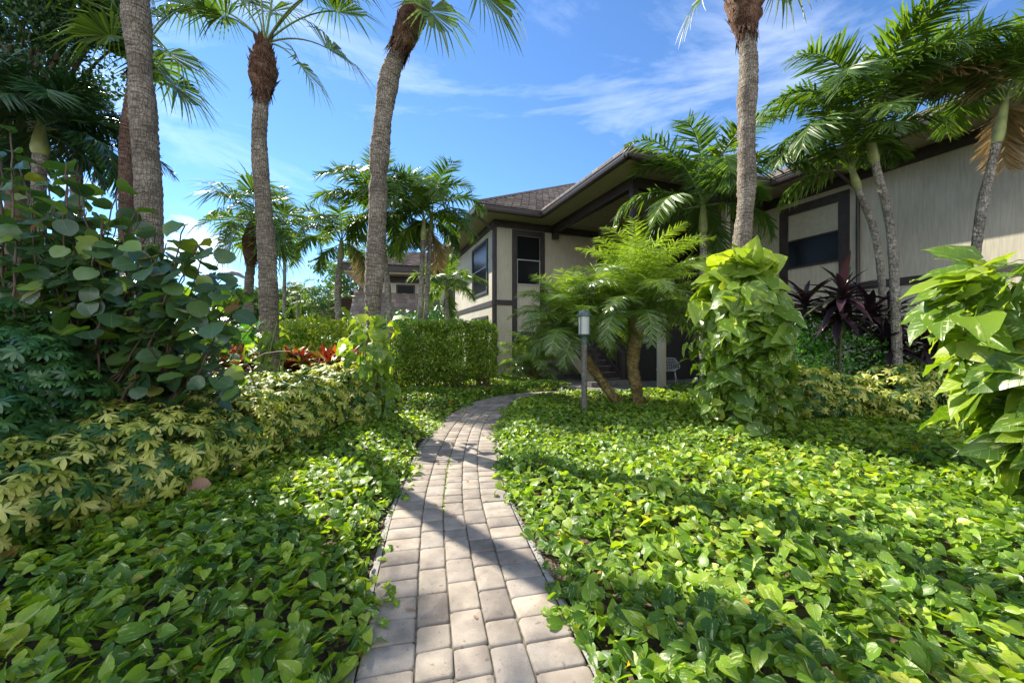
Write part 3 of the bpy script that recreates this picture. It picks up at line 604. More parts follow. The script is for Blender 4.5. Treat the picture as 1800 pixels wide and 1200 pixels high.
# ------------------------------------------------------------------ second house far left
hb = empty('house', (-7.6, 25, 0), 'brown tiled house with a deep boxed eave, seen behind the palms left of the hedge', 'house', rz=R(14))
b = MB(); b.box((-2, 0, 0), (9, 8, 5.6)); b.build('wall', M['sidX'], hb, False)
b = MB(); b.box((-3.0, -1.0, 5.62), (9.6, 9, 5.9)); b.build('soffit', M['soffit'], hb, False)
b = MB(); b.box((-3.12, -1.12, 5.75), (9.7, -1.0, 6.15)); b.box((-3.12, -1.0, 5.75), (-3.0, 9, 6.15)); b.box((-2.06, -.06, 5.2), (9, -.003, 5.61)); b.build('fascia', M['trim'], hb, False)
b = MB(); course_plane(b, (-3.2, -1.2), (9.8, -1.2), (0, 1), .42, 15, 1, 1, 6.15); course_plane(b, (-3.2, 10), (-3.2, -1.2), (1, 0), .42, 15, 1, 1, 6.15); b.build('roof', M['tile'], hb, False)
b = MB(); course_plane(b, (-2.6, -1.9), (6, -1.9), (0, 1), 1.0, 7, 0, 0, 2.6); course_plane(b, (-4.6, 7), (-4.6, -1.9), (1, 0), 1.0, 7, 0, 1, 2.6); b.build('lower_roof', M['tile'], hb, False)
for x0 in (0, 3):
    b = MB(); b.box((x0, -.03, 3.8), (x0+1.2, -.003, 5.1)); wq = b.build('window', M['trim'], hb, False); b = MB(); b.box((x0+.1, -.04, 3.9), (x0+1.1, -.031, 5.0)); b.build('pane', M['glass'], wq, False)
h3 = empty('house', (-19, 42, 0), 'low distant roof behind the ginger leaves on the left', 'house', rz=R(-5))
b = MB(); b.box((0, 0, 0), (14, 8, 2.5)); b.build('wall', M['sidX'], h3, False)
b = MB(); course_plane(b, (-.8, -.8), (14.8, -.8), (0, 1), .5, 16, 1, 1, 2.5); b.build('roof', M['tile'], h3, False)

# ------------------------------------------------------------------ palms
def trunk_mesh(P, r0, r1, seed, sides=18, ringh=.05, amp=.012, bulges=()):
    P = catmull3(np.asarray(P, float), ringh); n_ = len(P); t_ = np.linspace(0, 1, n_)
    rad = r0+(r1-r0)*t_
    g_ = np.random.default_rng(seed)
    low = np.interp(np.arange(n_), np.arange(0, n_+12, 12), g_.normal(size=len(np.arange(0, n_+12, 12)))*amp*.9)
    rad = rad+low+(np.arange(n_) % 2)*amp*.5
    for (c, wd, am) in bulges: rad = rad+am*np.exp(-((t_-c)/wd)**2)
    bm = g_.normal(size=(n_, sides))*amp*.35
    return P, rad, bm
def catmull3(P, step):
    Pn = np.vstack([2*P[0]-P[1], P, 2*P[-1]-P[-2]]); out = []
    for k in range(1, len(Pn)-2):
        p0, p1, p2, p3 = Pn[k-1:k+3]; m_ = max(2, int(np.linalg.norm(p2-p1)/step))
        for s_ in np.linspace(0, 1, m_, endpoint=False): out.append(.5*((2*p1)+(-p0+p2)*s_+(2*p0-5*p1+4*p2-p3)*s_**2+(-p0+3*p1-3*p2+p3)*s_**3))
    out.append(Pn[-2]); return np.array(out)

def rachis(base, az, el, Lf, droop, n_=14, twist=0.):
    """curve starting at base with azimuth az, elevation el (rad), bending down"""
    P = [np.array(base, float)]; e = el
    for k in range(n_-1):
        d = np.array([math.cos(e)*math.cos(az), math.cos(e)*math.sin(az), math.sin(e)]); P.append(P[-1]+d*Lf/(n_-1)); e -= droop/(n_-1)*(.4+1.2*k/(n_-1))
        az += twist/(n_-1)
    return np.array(P)
def pinnate(b, P, nl, ll, start=.18, vee=.5, hang=.35, T=LEAFLET, wsc=1., mi=0, rad=.014, tone=None, planes=1):
    """leaflets on both sides of the rachis P"""
    n_ = len(P); b.tube(P, np.linspace(rad, rad*.2, n_), 5, mi=1)
    s_ = np.linspace(start, .995, nl); idx = s_*(n_-1)
    pos = np.stack([np.interp(idx, np.arange(n_), P[:, k]) for k in range(3)], -1)
    Tg = nz(np.gradient(P, axis=0)); tg = nz(np.stack([np.interp(idx, np.arange(n_), Tg[:, k]) for k in range(3)], -1))
    side = nz(np.cross(tg, [0, 0, 1.]) + 1e-6); upv = nz(np.cross(side, tg))
    env = np.interp(s_, [start, start+.12, .55, .85, 1.], [.45, .8, 1, .72, .35])
    for sg in (-1, 1):
        for pl_ in range(planes):
            fw = np.interp(s_, [start, 1], [.15, 1.0] if T is PYG else [.35, 1.35])[:, None]
            v_ = vee+(pl_*.75)+rng.normal(size=nl)*.24
            d = nz(sg*side*1.0+tg*fw+upv*v_[:, None]+np.array([0, 0, -hang])+rng.normal(size=(nl, 3))*.13)
            u_ = nz(upv*1.0-sg*side*.5+rng.normal(size=(nl, 3))*.42)
            b.leaves(T, pos, d, u_, ll*env*(1+rng.normal(size=nl)*.06), wsc, (rng.random(nl)*.5+rng.random()*.5) if tone is None else np.clip(tone+rng.normal(size=nl)*.15, 0, 1), mi)

def feather_palm(name, base, top, r0, label, nfr=13, Lf=1.7, ll=.5, matn='palm', group=None, seed=1, mid=None, shaft=.6, els=(80, -18), dry=0, wsc=1., trunkm='trunk_w', nl=62, azs=None, planes=1, cat='palm tree', clear=0):
    r0 *= .78; t_ = empty(name, (base[0], base[1], 0), label, cat, group); o = np.array([base[0], base[1], 0.])
    base = np.array(base, float)-o; top = np.array(top, float)-o
    pts = [base, top] if mid is None else [base]+[np.array(q, float)-o for q in mid]+[top]
    P, rad, bm = trunk_mesh(pts, r0*1.15, r0*.85, seed, ringh=.06, amp=r0*.07)
    b = MB(); b.tube(P, rad, 14, bumps=bm[:, :14]); b.build('trunk', M[trunkm], t_)
    up = nz(P[-1]-P[-4]); 
    if shaft:
        q = np.linspace(0, 1, 10)[:, None]; S_ = P[-1]-up*.02+up*shaft*q
        b = MB(); b.tube(S_, r0*np.interp(q[:, 0], [0, .15, .4, 1], [.95, 1.25, 1.1, .55]), 12); b.build('crownshaft', M['crownshaft'], t_)
        ct = S_[-1]
    else: ct = P[-1]
    g0 = rng.random()*6.28
    for k in range(nfr):
        f_ = k/(nfr-1); az = g0+k*2.39996+rng.normal()*.12 if azs is None else R(azs[k % len(azs)])+rng.normal()*.05
        el = R(els[0]+(els[1]-els[0])*f_**1.0)+rng.normal()*.07
        isdry = k >= nfr-dry
        if math.sin(az) < -.55: el = max(el, R(34)+.25*rng.random()) if not isdry else el
        if isdry and math.sin(az) < -.2: az += 2.2
        if clear and math.cos(az)*clear > .15: el = max(el, R(56)+.2*rng.random())   # upright on the side of the roof
        b = MB(); Pr = rachis(ct-up*(.0+.12*f_), az, el, Lf*(.8+.25*math.sin(3.1*min(1, f_+.2)))*(1+rng.normal()*.05), 1.75+rng.random()*.65, 14, rng.normal()*.25)
        pinnate(b, Pr, nl, ll, wsc=wsc*1.0, hang=.3+.4*f_, vee=.55-.4*f_, planes=planes, rad=.016*Lf/1.7, T=PYG if matn == 'pyg' else LEAFLET)
        b.build('frond', [M['palm_dry' if isdry else matn], M['petiole']], t_)
    return t_

def fan(b, hub, d, nrm, rad_, nseg=34, spread=R(285), droop=.55, mi=0):
    """a costapalmate fan: d = outward direction of the petiole, nrm = leaf normal"""
    d = nz(d); nrm = nz(nrm-np.dot(nrm, d)*d); sd_ = np.cross(d, nrm)
    a = (np.arange(nseg)+.5)/nseg*spread-spread/2
    dr = np.cos(a)[:, None]*d+np.sin(a)[:, None]*sd_+nrm*(.16+.16*np.abs(np.sin(a)))[:, None]+rng.normal(size=(nseg, 3))*.035
    L_ = rad_*(1-.28*(np.abs(a)/(spread/2))**2)*(1+rng.normal(size=nseg)*.05)
    pos = hub+d*(.10*rad_)*np.cos(a)[:, None]
    # two piece segments so the tips hang
    tv = tblade([0, .28, .52], [.006, .036, .047], .04); b.leaves(tv, pos, dr, nrm+rng.normal(size=(nseg, 3))*.10, L_, (.74+.2*rng.random(nseg))*spread*34/nseg/4.97, None, mi)
    k = nz(dr); mid = pos+k*(L_*.52)[:, None]-nrm*(.04*.27*L_)[:, None]*1.
    dr2 = nz(k+np.array([0, 0, -droop])*(.6+.8*rng.random((nseg, 1)))+rng.normal(size=(nseg, 3))*.08)
    t2 = tblade([0, .35, .7, 1.], [.043, .034, .018, .003], .16); b.leaves(t2, mid-k*(.01*L_)[:, None], dr2, nrm+rng.normal(size=(nseg, 3))*.2, L_*.62, .78*1.9*spread*34/nseg/4.97*.52, None, mi)

def fan_palm(name, pts, r0, r1, label, boots=(.8, .5), fans=14, Rf=.85, pet=1.0, seed=1, els=(78, -50), azs=None, trunkm='trunk', group=None, explicit=None, bulges=(), bootr=1.5):
    """pts world points of the trunk, boots = (length, max extra radius factor)"""
    o = np.array([pts[0][0], pts[0][1], 0.]); t_ = empty(name, o, label, 'palm tree', group)
    P, rad, bm = trunk_mesh([np.array(q, float)-o for q in pts], r0, r1, seed, sides=22, ringh=.045, amp=r1*.10, bulges=bulges)
    b = MB(); b.tube(P, rad, 22, bumps=bm); b.build('trunk', M[trunkm], t_)
    up = nz(P[-1]-P[-8]); q = np.linspace(0, 1, 16); S_ = P[-1]-up*.04+up*boots[0]*q[:, None]
    b = MB(); rr = r1*np.interp(q, [0, .10, .30, .55, .8, 1], [1.03, 1.12+.3*(bootr-1), bootr*.93, bootr, bootr*.72, .8]); b.tube(S_, rr, 18, bumps=rng.normal(size=(16, 18))*.014)
    # ragged boot stubs and fibres
    nb = 150; h = rng.random(nb); az = rng.random(nb)*6.283; e1 = nz(np.cross(up, [0, 1., .1])); e2 = np.cross(up, e1)
    rd = np.cos(az)[:, None]*e1+np.sin(az)[:, None]*e2; pos = S_[0]+up*boots[0]*h[:, None]+rd*(np.interp(h, q, rr)*.93)[:, None]
    b.leaves(tblade([0, .5, 1], [.16, .12, .02], .1), pos, nz(up*1.+rd*.42+rng.normal(size=(nb, 3))*.2), rd, .10+.09*rng.random(nb)); nb = 90; az = rng.random(nb)*6.283; rd = np.cos(az)[:, None]*e1+np.sin(az)[:, None]*e2
    b.leaves(tblade([0, .5, 1], [.12, .09, .01], .1), S_[0]+up*(boots[0]*.22*rng.random((nb, 1)))+rd*(r1*1.12), nz(-up+rd*.22+rng.normal(size=(nb, 3))*.15), rd, .12+.14*rng.random(nb)); b.build('boots', M['boots'], t_)
    ct = S_[-1]-up*.05
    lst = explicit or [(None, None)]*fans
    g0 = rng.random()*6.28
    for k in range(len(lst)):
        if explicit and lst[k][0] is not None:
            hub = np.array(lst[k][0], float)-o; d0 = hub-ct; ctrl_ = ct+d0*.5+np.array([0, 0, .22*np.linalg.norm(d0)])
            s_ = np.linspace(0, 1, 9)[:, None]; Pr = (1-s_)**2*ct+2*s_*(1-s_)*ctrl_+s_**2*hub; rf = lst[k][1]
        else:
            f_ = k/(len(lst)-1); az = g0+k*2.39996+rng.normal()*.15; el = R(els[0]+(els[1]-els[0])*f_)
            Pr = rachis(ct, az, el, pet*(.85+.3*rng.random()), .7+.5*rng.random(), 9); rf = Rf*(.9+.2*rng.random())
        b = MB(); b.tube(Pr, np.linspace(.018, .009, 9), 5, mi=1); d = nz(Pr[-1]-Pr[-3])
        dd = nz(d+np.array([0, 0, -.35])); nrm = nz(np.array([0, 0, 1.])-dd*dd[2]+rng.normal(size=3)*.22)
        fan(b, Pr[-1], dd, nrm, rf, droop=.65)
        b.build('frond', [M['fan'], M['petiole']], t_)
    return t_

def W(px, py, Y): return tuple(at(px, py, Y))
def gnd(px, Y): return ((px-900)/F*Y, Y, -.05)
# T1 large left, T0 behind it, T2, T3, T4
fan_palm('palm_tree', [gnd(266, 4.9), W(264, 420, 4.9), W(252, 200, 4.9), W(238, 0, 4.9), W(228, -180, 4.9), W(222, -330, 4.9)], .135, .125, 'tallest thick grey palm trunk at left, its crown above the picture', fans=11, seed=11, Rf=.9, boots=(.8, 1), els=(80, 0))
fan_palm('palm_tree', [gnd(222, 6.6), W(222, 380, 6.6), W(226, 230, 6.6), W(243, 130, 6.6)], .115, .10, 'reddish palm trunk half hidden behind the thick grey one at left', trunkm='trunk_r', fans=14, seed=12, Rf=.85, pet=.9, els=(75, -35), boots=(.5, 1), bootr=1.2,
         explicit=[(W(195, 62, 6.3), .8), (W(300, 95, 6.2), .8), (W(310, 150, 6.4), .7), (W(205, 20, 6.8), .8), (W(290, 30, 6.8), .85), (W(330, 10, 6.4), .6), (W(250, -40, 6.6), .8), (W(150, 0, 6.2), .8), (W(270, 110, 7.1), .8)])
fan_palm('palm_tree', [gnd(478, 6.3), W(472, 520, 6.3), W(468, 420, 6.3), W(456, 260, 6.3), W(460, 165, 6.3)], .15, .098, 'leaning grey palm with a brown fibrous neck, second trunk from the left', fans=16, seed=13, boots=(.92, 1), bootr=2.05, bulges=((.62, .02, -.02), (.78, .05, .015)),
         explicit=[(W(395, 28, 6.0), .55), (W(530, 118, 6.0), .62), (W(575, 85, 6.2), .82), (W(545, -10, 6.0), .85), (W(450, -60, 6.3), .9), (W(590, 20, 6.6), .8), (W(390, -30, 6.5), .85), (W(500, -80, 6.8), .9), (W(340, 10, 6.6), .7), (W(480, 20, 7.0), .8), (W(600, -40, 6.0), .8), (W(440, 0, 6.9), .7)])
fan_palm('palm_tree', [gnd(655, 6.1), W(656, 540, 6.1), W(663, 400, 6.1), W(668, 260, 6.1), W(684, 140, 6.1), W(703, 85, 6.1)], .135, .128, 'brown grey palm leaning right, rising between the vine and the hedge', fans=14, seed=14, boots=(1.1, 1), bootr=1.6, bulges=((.66, .014, -.028), (.76, .06, .012)),
         explicit=[(W(760, 20, 5.8), .78), (W(845, -15, 5.9), .95), (W(700, -90, 6.1), .9), (W(790, -100, 6.6), .9), (W(610, -90, 6.0), .85), (W(650, -140, 6.8), .9), (W(740, -160, 5.4), .9), (W(880, -110, 6.4), .9)])
fan_palm('palm_tree', [gnd(1300, 5.6), W(1302, 470, 5.6), W(1312, 340, 5.6), W(1312, 200, 5.6), W(1316, 120, 5.6), W(1312, 58, 5.6)], .125, .108, 'straight sunlit palm trunk rising out of the vine covered mound right of the lamp', fans=12, seed=15, boots=(1.1, 1), bootr=2.2, bulges=((.80, .02, -.016),),
         explicit=[(W(1243, -15, 5.4), .62), (W(1375, -40, 5.4), .6), (W(1300, -150, 5.6), .85), (W(1200, -110, 5.8), .85), (W(1420, -110, 6.2), .85), (W(1340, -180, 5.0), .85)])
# T5 small sabal in the distance
fan_palm('palm_tree', [gnd(436, 13), W(438, 500, 13), W(440, 480, 13), W(441, 462, 13)], .14, .13, 'short palm with a swollen brown neck, standing in the distance left of centre', fans=17, seed=16, boots=(1.5, 1), bootr=2.1, Rf=1.1, pet=1.0, els=(82, -35))

feather_palm('palm_tree', gnd(500, 17), W(500, 440, 17), .10, 'slender distant palm with an upright spear leaf beside the short brown necked palm', Lf=2.3, ll=.62, seed=21, nfr=11, nl=40, shaft=.9, wsc=1.5)
feather_palm('palm_tree', gnd(600, 12), W(598, 455, 12), .12, 'low arching palm in front of the far tiled house', Lf=1.85, ll=.5, seed=22, nfr=14, dry=1, wsc=1.3, mid=[W(594, 520, 12)])
feather_palm('palm_tree', gnd(690, 11.5), W(668, 400, 11.5), .12, 'full crowned palm directly behind the leaning brown grey trunk', Lf=2.1, ll=.6, seed=23, nfr=16, wsc=1.3, mid=[W(681, 500, 11.5)])
feather_palm('palm_tree', gnd(733, 11), W(744, 420, 11), .095, 'left stem of the close pair of palms beside the house', Lf=1.9, ll=.55, seed=24, nfr=12, wsc=1.3, dry=1)
feather_palm('palm_tree', gnd(741, 11.4), W(757, 410, 11.4), .09, 'right stem of the close pair of palms beside the house', Lf=1.9, ll=.55, seed=25, nfr=12, wsc=1.3)
feather_palm('palm_tree', gnd(790, 14.5), W(785, 520, 14.5), .09, 'small bright palm tucked under the house eave behind the hedge', Lf=1.7, ll=.5, seed=26, nfr=11, shaft=.4, wsc=1.3)
feather_palm('palm_tree', gnd(1237, 9.3), W(1236, 408, 9.3), .11, 'green palm with a yellowish shaft in front of the covered entry', Lf=2.5, ll=.6, seed=27, nfr=18, shaft=.75, wsc=1.35, els=(84, 0))
feather_palm('palm_tree', gnd(1562, 7.0), W(1508, 330, 7.0), .072, 'thin green ringed palm, leftmost of the three by the right wall', Lf=1.65, ll=.5, seed=28, nfr=12, clear=1, shaft=.5, els=(82, 14), mid=[W(1545, 450, 7.0)], wsc=1.3)
feather_palm('palm_tree', gnd(1580, 6.6), W(1538, 285, 6.6), .083, 'pale ringed palm with a swollen shaft, middle one of the three by the right wall', Lf=2.0, ll=.56, seed=29, nfr=16, clear=1, shaft=.8, els=(84, 14), mid=[W(1568, 430, 6.6)], wsc=1.15, nl=76)
feather_palm('palm_tree', gnd(1690, 6.2), W(1752, 250, 6.2), .08, 'palm leaning right with dry brown fronds, nearest the right edge', Lf=1.9, ll=.56, seed=30, nfr=15, clear=-1, shaft=.8, dry=2, els=(84, 8), mid=[W(1718, 420, 6.2)], wsc=1.15, nl=76)
# dark palms upper left
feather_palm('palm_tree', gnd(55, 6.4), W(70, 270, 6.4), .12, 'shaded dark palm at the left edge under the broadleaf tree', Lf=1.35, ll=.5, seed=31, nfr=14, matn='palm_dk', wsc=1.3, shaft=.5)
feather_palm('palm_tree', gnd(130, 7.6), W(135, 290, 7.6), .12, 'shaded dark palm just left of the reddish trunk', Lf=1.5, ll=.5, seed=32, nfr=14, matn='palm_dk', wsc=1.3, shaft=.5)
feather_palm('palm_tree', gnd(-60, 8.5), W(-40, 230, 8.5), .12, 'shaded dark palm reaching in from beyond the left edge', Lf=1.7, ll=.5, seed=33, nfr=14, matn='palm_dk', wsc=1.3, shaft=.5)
# small distant pinnate
feather_palm('palm_tree', gnd(523, 18), W(524, 520, 18), .09, 'small round date palm on the skyline between the distant trunks', Lf=1.5, ll=.3, seed=34, nfr=16, matn='palm', wsc=1.6, shaft=0, els=(80, -30), nl=36)
feather_palm('palm_tree', gnd(570, 16), W(570, 545, 16), .09, 'low bushy palm behind the yellow hedge', Lf=1.7, ll=.35, seed=35, nfr=14, matn='palm', wsc=1.6, shaft=0, els=(70, -20), nl=36)

# pygmy date palms: knobbly trunk
def pygmy(pts, r, label, seed, Lf=1.9, nfr=62, trunk=True):
    o = np.array([pts[0][0], pts[0][1], 0.]); t_ = empty('date_palm', o, label, 'palm tree', 'pygmy date palms')
    P = catmull3(np.array(pts, float)-o, .03); b = MB(); q = np.linspace(0, 1, len(P)); rr = r*np.interp(q, [0, .08, .45, .8, 1], [1.35, .8, .85, 1.15, 1.2]); b.tube(P, rr, 16, bumps=rng.normal(size=(len(P), 16))*r*.07)
    T_ = nz(np.gradient(P, axis=0)); nk = int(len(P)*13); k = rng.integers(0, len(P), nk); az = rng.random(nk)*6.283
    e1 = nz(np.cross(T_[k], [0, 1., .1])); e2 = np.cross(T_[k], e1); rd = np.cos(az)[:, None]*e1+np.sin(az)[:, None]*e2
    b.leaves(tmpl([0, .5, 1], [.3, .26, .05], .0, -.3), P[k]+rd*(rr[k]*.9)[:, None], nz(T_[k]*.8+rd*.8), rd, .045+.02*rng.random(nk)); b.build('trunk', M['pygtrunk'], t_)
    ct = P[-1]+T_[-1]*.05; g0 = rng.random()*6
    for i_ in range(nfr):
        f_ = i_/(nfr-1); el = R(86-84*f_**.95)+rng.normal()*.08; b = MB(); Pr = rachis(ct-T_[-1]*.12*f_, g0+i_*2.39996+rng.normal()*.1, el, Lf*(.82+.25*rng.random()), 1.25+.5*rng.random(), 13, rng.normal()*.3)
        pinnate(b, Pr, 98, .34, start=.1, hang=.22+.3*f_, vee=.25, T=PYG, wsc=1.15, rad=.008, tone=.88-.6*f_)
        b.build('frond', [M['pyg'], M['petiole']], t_)
pygmy([gnd(1122, 7.7), W(1120, 690, 7.7), W(1112, 640, 7.7), W(1118, 585, 7.7), W(1116, 545, 7.7)], .13, 'upright date palm with a knobbly trunk right of the lamp post', 41)
pygmy([gnd(1108, 7.8), W(1085, 705, 7.8), W(1050, 660, 7.85), W(1020, 615, 7.9), W(1003, 578, 7.9)], .105, 'date palm whose knobbly trunk leans left behind the lamp post', 42, Lf=1.45, nfr=44)
pygmy([gnd(940, 13.2), W(938, 652, 13.2), W(936, 641, 13.2)], .22, 'short squat palm against the house wall below the window', 43, Lf=1.7, nfr=30)

# ------------------------------------------------------------------ lamp post
lx, ly, _ = gnd(1027, 6.72); lp = empty('lamp_post', (lx, ly, 0), 'slim grey lamp post with a frosted glass lantern beside the path', 'lamp')
b = MB(); b.tube([(0, 0, -.05), (0, 0, 1.36)], .052, 16); b.build('post', M['post'], lp)
b = MB(); b.tube([(0, 0, 1.34), (0, 0, 1.37), (0, 0, 1.44), (0, 0, 1.46), (0, 0, 1.475)], [.06, .062, .05, .085, .10], 20); b.build('collar', M['lampmetal'], lp)
lt = MB(); lt.tube([(0, 0, 1.475), (0, 0, 1.49)], [.118, .118], 24); b2 = MB(); b2.tube([(0, 0, 1.80), (0, 0, 1.815), (0, 0, 1.83), (0, 0, 1.86), (0, 0, 1.875), (0, 0, 1.90), (0, 0, 1.915)], [.122, .13, .118, .112, .10, .085, .03], 24)
lt = lt.build('lantern', M['lampmetal'], lp); b2.build('cap', M['lampmetal'], lt)
b = MB(); b.tube([(0, 0, 1.49), (0, 0, 1.80)], .10, 24, cap=False); b.build('glass', M['lampglass'], lt)
b = MB()
for k in range(4): a = R(45+90*k); b.tube([(.108*math.cos(a), .108*math.sin(a), 1.485), (.108*math.cos(a), .108*math.sin(a), 1.81)], .007, 6)
b.build('cage_bar', M['lampmetal'], lt)
# white stake
sx_, sy_, _ = gnd(988, 9.4); b = MB(); b.tube([(sx_, sy_, -.02), (sx_, sy_, .21), (sx_, sy_, .23)], [.028, .028, .018], 10)
tag(b.build('garden_stake', M['steel'], origin=(sx_, sy_, 0)), 'small white stake standing in the ground cover where the path bends', 'stake')

# ------------------------------------------------------------------ shrubs
def blob_pts(ells, n_, shell=.25, rg=rng, boxy=0.):
    """sample points near the surface of a union of ellipsoids (cx,cy,cz,rx,ry,rz); returns pos, normal"""
    E = np.array(ells, float); area = (E[:, 3]*E[:, 4]+E[:, 4]*E[:, 5]+E[:, 3]*E[:, 5]); pr = area/area.sum()
    out_p = []; out_n = []; got = 0
    while got < n_:
        m_ = n_*2; k = rg.choice(len(E), m_, p=pr); d = sphere_rand(m_); lump = 1+(.03 if boxy else .10)*np.sin(d[:, 0]*7+k)*np.cos(d[:, 1]*8+k*2)+.06*np.sin(d[:, 2]*13+k)
        s_ = lump*(1-shell*rg.random(m_)**1.6); d0 = d/(np.abs(d).max(1)[:, None]**boxy); p_ = E[k, :3]+d0*E[k, 3:]*s_[:, None]
        ok = p_[:, 2] > .03
        for e in E: q = ((p_-e[:3])/e[3:])**2; ok &= (q.sum(1) > .42)
        p_ = p_[ok]; nn = nz(d[ok]/E[k[ok], 3:]); out_p.append(p_); out_n.append(nn); got += len(p_)
    return np.vstack(out_p)[:n_], np.vstack(out_n)[:n_]
def shrub(name, ells, n_, T, size, mname, label, cat, group=None, tilt=.5, wsc=1., stems=24, stem_r=.008, palmate=0, shell=.3, upw=.5, jit=.6, stemm='stem_b', fill=.0, boxy=0.):
    o = np.array([np.mean([e[0] for e in ells]), np.mean([e[1] for e in ells]), 0.]); t_ = empty(name, o, label, cat, group)
    ells = [(e[0]-o[0], e[1]-o[1], *e[2:]) for e in ells]
    p_, nn = blob_pts(ells, n_, shell, boxy=boxy); b = MB()
    if palmate:
        ax = nz(nn*.7+np.array([0, 0, upw])+rng.normal(size=(n_, 3))*jit*.5); e1 = nz(np.cross(ax, rng.normal(size=(n_, 3)))); e2 = np.cross(ax, e1); sz = size*(.75+.5*rng.random(n_)); rb = rng.random(n_)
        for k in range(palmate):
            a = 2*math.pi*k/palmate+rng.normal(size=n_)*.1; d = nz(np.cos(a)[:, None]*e1+np.sin(a)[:, None]*e2+ax*.02-np.array([0, 0, .28])*rng.random((n_, 1)))
            b.leaves(T, p_, d, ax, sz*(.85+.3*rng.random(n_)), wsc, np.clip(rb+rng.normal(size=n_)*.12, 0, 1))
    else:
        d = nz(nn*tilt+rng.normal(size=(n_, 3))*jit+np.array([0, 0, .05])); up = nz(nn*.8+np.array([0, 0, upw])+rng.normal(size=(n_, 3))*.35)
        b.leaves(T, p_, d, up, size*(.65+.6*rng.random(n_)), wsc)
    b.build('foliage', M[mname], t_)
    b = MB()
    for k in range(stems):
        e = ells[rng.integers(len(ells))]; q = np.array(e[:3])+sphere_rand(1)[0]*np.array(e[3:])*.85; q[2] = max(q[2], .15)
        s0 = np.array([e[0]+rng.normal()*e[3]*.35, e[1]+rng.normal()*e[4]*.35, -.04]); md = (s0+q)/2+rng.normal(size=3)*.06
        b.tube(catmull3(np.array([s0, md, q]), .15), stem_r, 5, cap=False)
    b.build('stems', M[stemm], t_)
    return t_
# variegated schefflera hedge left: several bushes
lst = [((-3.35, 2.35), .62, .62, .74, 'variegated yellow shrub nearest the camera at the lower left edge'),
       ((-3.15, 3.25), .62, .60, .80, 'variegated yellow shrub in front of the sea grape, second from the left edge'),
       ((-3.15, 4.15), .66, .60, .88, 'variegated yellow shrub below the sea grape leaves, third from the left edge'),
       ((-2.95, 5.1), .66, .62, .92, 'variegated yellow shrub just right of the dangling sea grape leaves'),
       ((-2.75, 6.1), .70, .66, .98, 'rounded pale yellow shrub closest to the vine covered leaning palm')]
for (c, rx, ry, h, lb) in lst:
    shrub('schefflera_shrub', [(c[0], c[1], h*.5, rx, ry, h*.55), (c[0]-.5, c[1]+.25, h*.5, rx*.8, ry*.8, h*.52), (c[0]+.1, c[1]-.3, h*.38, rx*.7, ry*.6, h*.4)], 1250, FINGER, .074, 'scheff_y', lb, 'shrub', 'variegated shrubs along the left bed', palmate=8, wsc=.85, shell=.3, stems=20)
shrub('schefflera_shrub', [(-4.3, 6.8, .4, .9, .8, .5), (-3.3, 7.1, .4, .8, .6, .5), (-5.3, 6.3, .4, .8, .8, .5)], 2200, FINGER, .072, 'scheff_y', 'low pale yellow shrub in front of the red leaved plants', 'shrub', palmate=7, wsc=.85)
# green schefflera below sea grape
shrub('schefflera_shrub', [(-4.4, 3.3, .9, .75, .7, .75), (-3.9, 2.6, .65, .5, .5, .55), (-4.6, 2.5, .9, .6, .6, .6), (-4.0, 4.1, .7, .5, .6, .6)], 3600, FINGER, .072, 'scheff_g', 'dark green umbrella shrub under the sea grape at the left edge', 'shrub', palmate=8, wsc=.9)
# right variegated
shrub('schefflera_shrub', [(5.15, 6.5, .45, .75, .6, .5), (4.7, 6.7, .35, .5, .5, .42)], 1200, FINGER, .085, 'scheff_y', 'low yellow shrub just right of the vine covered palm', 'shrub', 'yellow shrubs by the right wall', palmate=7, wsc=.9)
shrub('schefflera_shrub', [(6.45, 6.3, .48, .8, .6, .52), (7.2, 6.3, .4, .55, .5, .42)], 1400, FINGER, .085, 'scheff_y', 'low yellow shrub in front of the low window of the right wall', 'shrub', 'yellow shrubs by the right wall', palmate=7, wsc=.9)
shrub('leafy_shrub', [(5.3, 7.4, 1.0, .8, .6, .75), (6.3, 7.2, .95, .8, .6, .7), (5.8, 7.3, 1.5, .5, .45, .45), (7.2, 7.2, .6, .6, .5, .6)], 10000, OVAL, .068, 'shrub_b', 'dark green small leaved shrub under the purple cordylines', 'shrub', shell=.45)
# clipped hedges
shrub('hedge', [(-2.35, 10.2, 1.12, .62, .5, .80), (-1.55, 10.4, 1.12, .62, .5, .80), (-.85, 10.6, 1.12, .42, .5, .78)], 27000, OVAL, .062, 'hedge', 'clipped green hedge with bare stems below, against the house corner', 'hedge', shell=.34, stems=90, stem_r=.013, boxy=.85)
shrub('hedge', [(-5.0, 9.4, .95, .8, .6, 1.0), (-4.1, 9.4, .9, .75, .6, .95), (-5.9, 9.8, .8, .8, .6, .95)], 12000, OVAL, .08, 'hedge_y', 'sunlit yellow green hedge behind the red leaved plants', 'hedge', shell=.25, boxy=.7)
shrub('hedge', [(-3.1, 10.4, .8, .5, .5, .75)], 1600, OVAL, .07, 'hedge', 'loose green bush filling the gap behind the vine on the leaning palm', 'hedge')
